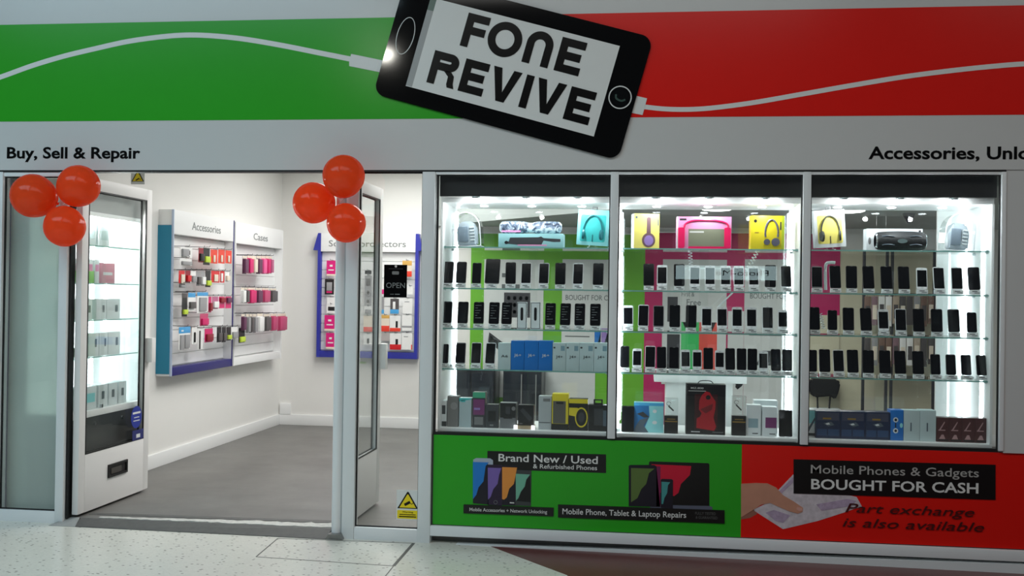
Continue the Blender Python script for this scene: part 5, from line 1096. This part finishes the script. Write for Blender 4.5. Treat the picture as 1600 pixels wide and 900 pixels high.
poster('white poster with keypad picture on the green board', 757, 850, 405, 620, [],
       [(M_txt2, RU(.3, .5, .87, .9)), (M_txt2, RU(.3, .6, .79, .82)), (M_cdk, RU(.34, .78, .58, .76))] + [(M_cgrey, CU(.42 + .1 * i, .62 + .05 * j, .03, .015, 10)) for i in range(4) for j in range(3)] + [(M_cdk, [(.08, .40), (.40, .30), (.42, .37), (.1, .47)]), (M_cgrey, [(.11, .40), (.38, .32), (.39, .36), (.12, .445)]), (M_cblue, RU(.45, 1, .32, .38))])
poster('white poster reading Bought for Cash on the green board', 879, 975, 405, 572, [('BOUGHT FOR CASH', .06, .92, .62, .05, .004)],
       [(M_txt2, RU(.06, .46, .275, .285)), (M_cblue, RU(.54, .64, .2, .36)), (M_lilac, RU(.65, .75, .2, .36)), (mat('print_sand', (206, 170, 120), .4), RU(.76, .86, .2, .36)), (M_cdk, [(.58, .2), (.64, .2), (.64, .32)]), (M_cdk, [(.69, .2), (.75, .2), (.75, .32)])])
poster('white poster reading First and Free on the cerise board', 1036, 1136, 405, 600, [('First &', .30, .50, .705, .04, .0), ('Free', .38, .6, .635, .05, .004)],
       [(M_cdk, RU(.08, .24, .5, .70)), (mat('print_green2', (52, 190, 96), .4), RU(.30, .58, .08, .50)), (mat('print_coral', (226, 84, 70), .4), RU(.58, .86, .08, .50)), (M_cdk, [(.32, .5), (.42, .5), (.37, .44)]), (M_cdk, [(.7, .5), (.84, .5), (.77, .42)]), (M_cdk, RU(.08, .28, .1, .40))])
poster('white poster reading Bought for Cash on the cerise board', 1164, 1262, 405, 690, [('BOUGHT FOR CASH', .09, .95, .785, .03, .004)], [(M_txt2, RU(.08, .6, .582, .59)), (M_cblue, RU(.84, .95, .45, .6)), (M_cdk, [(.2, .42), (.6, .42), (.5, .5), (.3, .5)])])
poster('plain white panel between the two cerise board posters, low down', 1137.5, 1162.5, 486, 690)
poster('plain white panel low on the green board beside the black cabinets', 848, 930, 575, 690)
# black storage cabinets on the floor by the green board
for k, (a, b, lab) in enumerate(((700, 772, 'black low cabinet at left below the green board'), (786, 846, 'black low cabinet with pale door rails below the keypad poster'))):
    Yc = 4.75; x0 = at(a, 600, Yc)[0]; x1 = at(b, 600, Yc)[0]; zt_ = at(a, 577, Yc)[1]
    t = thing('storage_cabinet', lab, 'cabinet', ((x0 + x1) / 2, Yc, 0)); w_ = x1 - x0
    bm = BM(); box(bm, -w_ / 2, w_ / 2, 0, .45, 0, zt_, .004); obj('cabinet_body', bm, mat('cabinet_black', (26, 30, 34), .3), t)
    for s in (0, 1):
        bm = BM(); box(bm, -w_ / 2 + .01 + s * w_ / 2, -.01 + s * w_ / 2, -.018, -.001, .03, zt_ - .03, .003); dd = obj('door', bm, mat('cabinet_door', (34, 40, 46), .2), t)
        if k: bm = BM(); box(bm, -.012 + s * .16, .0 + s * .16, -.024, -.018, .05, zt_ - .05); obj('door_rail', bm, M_txtgrey, dd)
# white pedestal behind the middle cabinet
Yp = .9; x0 = at(1022, 590, Yp)[0]; x1 = at(1167, 590, Yp)[0]; za_ = at(1022, 584, Yp)[1]; zb_ = at(1022, 596.5, Yp)[1]; xa_ = at(1041, 590, Yp + .03)[0]; xb_ = at(1145, 590, Yp + .03)[0]
t = thing('pedestal_desk', 'white pedestal desk behind the big black headphone box', 'desk', ((x0 + x1) / 2, Yp, 0))
bm = BM(); box(bm, x0, x1, Yp, Yp + .55, zb_, za_, .004); obj('desk_top', bm, M_white, t, True)
bm = BM(); box(bm, xa_, xb_, Yp + .03, Yp + .5, 0, zb_, .003); obj('desk_body', bm, M_white, t, True)
bm = BM(); xq = at(1162, 600, Yp)[0]; prism(bm, [(xb_ + .01, zb_), (x1 - .02, zb_), (x1 - .03, zb_ - .02), (x1 - .06, zb_ - .045), (xb_ + .04, zb_ - .02)], Yp + .05, Yp + .25); obj('under_bracket', bm, M_blackm, t, True)
# ceiling lamps of the lowered ceiling
for (px, py, r, lab) in ((1120, 325, .135, 'round glowing ceiling lamp seen above the pink speaker box'), (1322, 328, .155, 'round glowing ceiling lamp seen above the pale yellow headphone box')):
    rr2 = ray(px, py); p = CAM + rr2 * ((2.36 - .05 - CAM.z) / rr2.z)
    t = thing('ceiling_lamp', lab, 'lamp', (p.x, p.y, 2.36), group='round ceiling lamps')
    bm = BM(); lathe(bm, [(r * 1.0, -.05), (r * 1.12, -.03), (r * 1.12, -.0)], seg=40); obj('lamp_rim', bm, M_white, t)
    bm = BM(); lathe(bm, [(r * .8, -.068), (r * .95, -.06), (r * .98, -.048)], seg=40); obj('lamp_lens', bm, M_ring, t)
p_ = ray(1420, 344); p = CAM + p_ * ((2.36 - CAM.z - .06) / p_.z)
t = thing('ceiling_speaker', 'dark cone hanging from the grey ceiling behind the barrel speaker', 'ceiling fitting', (p.x, p.y, 2.36))
bm = BM(); lathe(bm, [(.012, -.085), (.05, -.02), (.055, 0)], seg=20); obj('cone', bm, M_cdk, t)
# right part of the back wall: cream board, stock rack, dark frame, hanging bag
def wb(name, label, cat, px0, px1, py0, py1, m, Y, th, pname):
    x0, z1_ = at(px0, py0, Y); x1 = at(px1, py0, Y)[0]; z0_ = at(px0, py1, Y)[1]
    t = thing(name, label, cat, ((x0 + x1) / 2, Y, z0_)); bm = BM(); box(bm, -(x1 - x0) / 2, (x1 - x0) / 2, 0, th, 0, z1_ - z0_); obj(pname, bm, m, t); return t, x1 - x0, z1_ - z0_
wb('wall_panel', 'cream wall panel right of the cerise board', 'panel', 1312.5, 1480, 392, 690, mat('panel_cream', (206, 202, 176), .6), YB - .02, .019, 'panel_face')
wb('wall_panel', 'cream low panel in front of the cerise board foot, behind the black bag', 'panel', 1264, 1312, 492, 690, MC['panel_cream'], YW - .012, .011, 'panel_face')
Yf = 4.9
t = thing('stock_rack', 'dark framed stock rack with hanging packs at the right back of the shop', 'rack', (at(1405, 500, Yf)[0], Yf, 0)); xc = t.location.x
for px in (1350, 1386, 1394, 1460):
    x = at(px, 480, Yf)[0] - xc; bm = BM(); box(bm, x - .015, x + .015, 0, .03, 0, at(1400, 391, Yf)[1], .003); obj('upright', bm, M_cdk, t)
for py in (392, 460, 525):
    z = at(1405, py, Yf)[1]; bm = BM(); box(bm, at(1350, 480, Yf)[0] - xc, at(1460, 480, Yf)[0] - xc, .005, .025, z - .012, z + .012, .002); obj('cross_bar', bm, M_cdk, t)
pal = [('brown', mat('pack_brown', (122, 96, 84), .5)), ('grey', M_kg), ('dark grey', M_kd), ('beige', mat('pack_beige', (176, 160, 142), .5)), ('white', M_kw), ('dull mauve', mat('pack_dullmauve', (132, 104, 112), .5))]
GR = 'packs hanging on the stock rack'
for r, (pa, pb) in enumerate(((463, 512), (528, 575))):
    for k in range(10):
        pa0 = 1351 + k * 11; cn, cm = pal[(k * 5 + r * 2 + k // 3) % 6]
        x0, z1_ = at(pa0, pa, Yf - .05); x1 = at(pa0 + 9.5, pa, Yf - .05)[0]; z0_ = at(pa0, pb - (k * 7 % 5) * 2, Yf - .05)[1]
        t = thing('hanging_pack', '%s pack, %s from left on the %s bar of the stock rack' % (cn, ORD[k], ['upper', 'lower'][r]), 'pack', ((x0 + x1) / 2, Yf - .03, z1_), group=GR)
        h_ = z1_ - z0_; w_ = x1 - x0; bm = BM(); box(bm, -w_ / 2, w_ / 2, -.03, .0, -h_, 0, .004); obj('pack_body', bm, cm, t)
        bm = BM(); box(bm, -w_ * .35, w_ * .35, -.032, -.03, -h_ * .8, -h_ * .3); obj('pack_label', bm, M_kc if k % 2 else M_kd, t)
        bm = BM(); tube(bm, [(0, .0, -.004), (0, .0, .02), (0, .03, .02)], .003, 6); obj('hanger', bm, M_chrome, t)
# hanging black bag on the back wall and a dark post
x, z = at(1287, 592, YB - .14)
t = thing('shoulder_bag', 'black bag with straps standing at the foot of the cerise board', 'bag', (x, YB - .16, .35))
wbx = at(1312, 592, YB - .14)[0] - at(1262, 592, YB - .14)[0]; zh = at(1287, 592, YB - .16)[1] - .35; zl = at(1287, 621, YB - .16)[1] - .35
bm = BM(); prism(bm, [(-wbx * .46, zl + .05), (-wbx * .3, zl), (wbx * .2, zl + .02), (wbx * .34, zl - .02), (wbx * .44, zl + .06), (wbx * .5, zh - .04), (wbx * .4, zh), (-wbx * .4, zh), (-wbx * .5, zh - .05)], -.05, .08); bmesh.ops.bevel(bm, geom=bm.edges[:], offset=.015, segments=2, affect='EDGES'); obj('bag_body', bm, M_blackm, t)
for xx in (-.2, .2):
    bm = BM(); tube(bm, [(wbx * xx, 0, zl + .01), (wbx * xx * .9, .01, zl - .12)], .010, 6); obj('strap', bm, M_blackm, t)
bm = BM(); box(bm, -wbx * .5, wbx * .5, -.06, .10, -.35, zl - .12, .004); obj('bag_stand', bm, M_cwht, t)

# mall: lamp over the concourse and a lit booth sign opposite, both mirrored in the shopfront
t = thing('mall_downlight', 'round concourse downlight hanging in front of the shop', 'lamp', (-3.25, -6.0, 4.55))
bm = BM(); lathe(bm, [(.13, .0), (.15, .02), (.16, .10), (.10, .14)], seg=28); obj('housing', bm, M_alu, t)
bm = BM(); lathe(bm, [(.03, -.105), (.07, -.088), (.10, -.055), (.112, -.02), (.105, .001)], seg=28); obj('lens', bm, mat('mall_lamp_lens', (255, 252, 240), .5, emit=110.0), t)
def mirror(px, py, Yd):
    x, z = at(px, py, 0); d = Vector((x, 0, z)) - CAM; d.y = -d.y; q = Vector((x, 0, z)) + d * (Yd / d.y); return q
qa = mirror(1056, 436, -9.5); qb = mirror(1214, 416, -9.5)
t = thing('booth_sign', 'lit white photo booth sign across the concourse', 'sign', ((qa.x + qb.x) / 2, -9.5, qa.z), (0, 0, math.pi)); w_ = abs(qb.x - qa.x); h_ = qb.z - qa.z
bm = BM(); box(bm, -w_ / 2, w_ / 2, 0, .1, 0, h_, .006); obj('light_box', bm, mat('booth_sign_face', (210, 240, 244), .5, emit=4.5), t)
text('lettering', 'Photo-Me', M_ink, t, -w_ * .42, w_ * .1, h_ * .3, h_ * .42, -.002, depth=.002, world=False)
for s in (-1, 1):
    bm = BM(); box(bm, s * w_ * .4 - .05, s * w_ * .4 + .05, .0, .1, -qa.z - .15, 0, .005); obj('booth_post', bm, M_alu2, t)
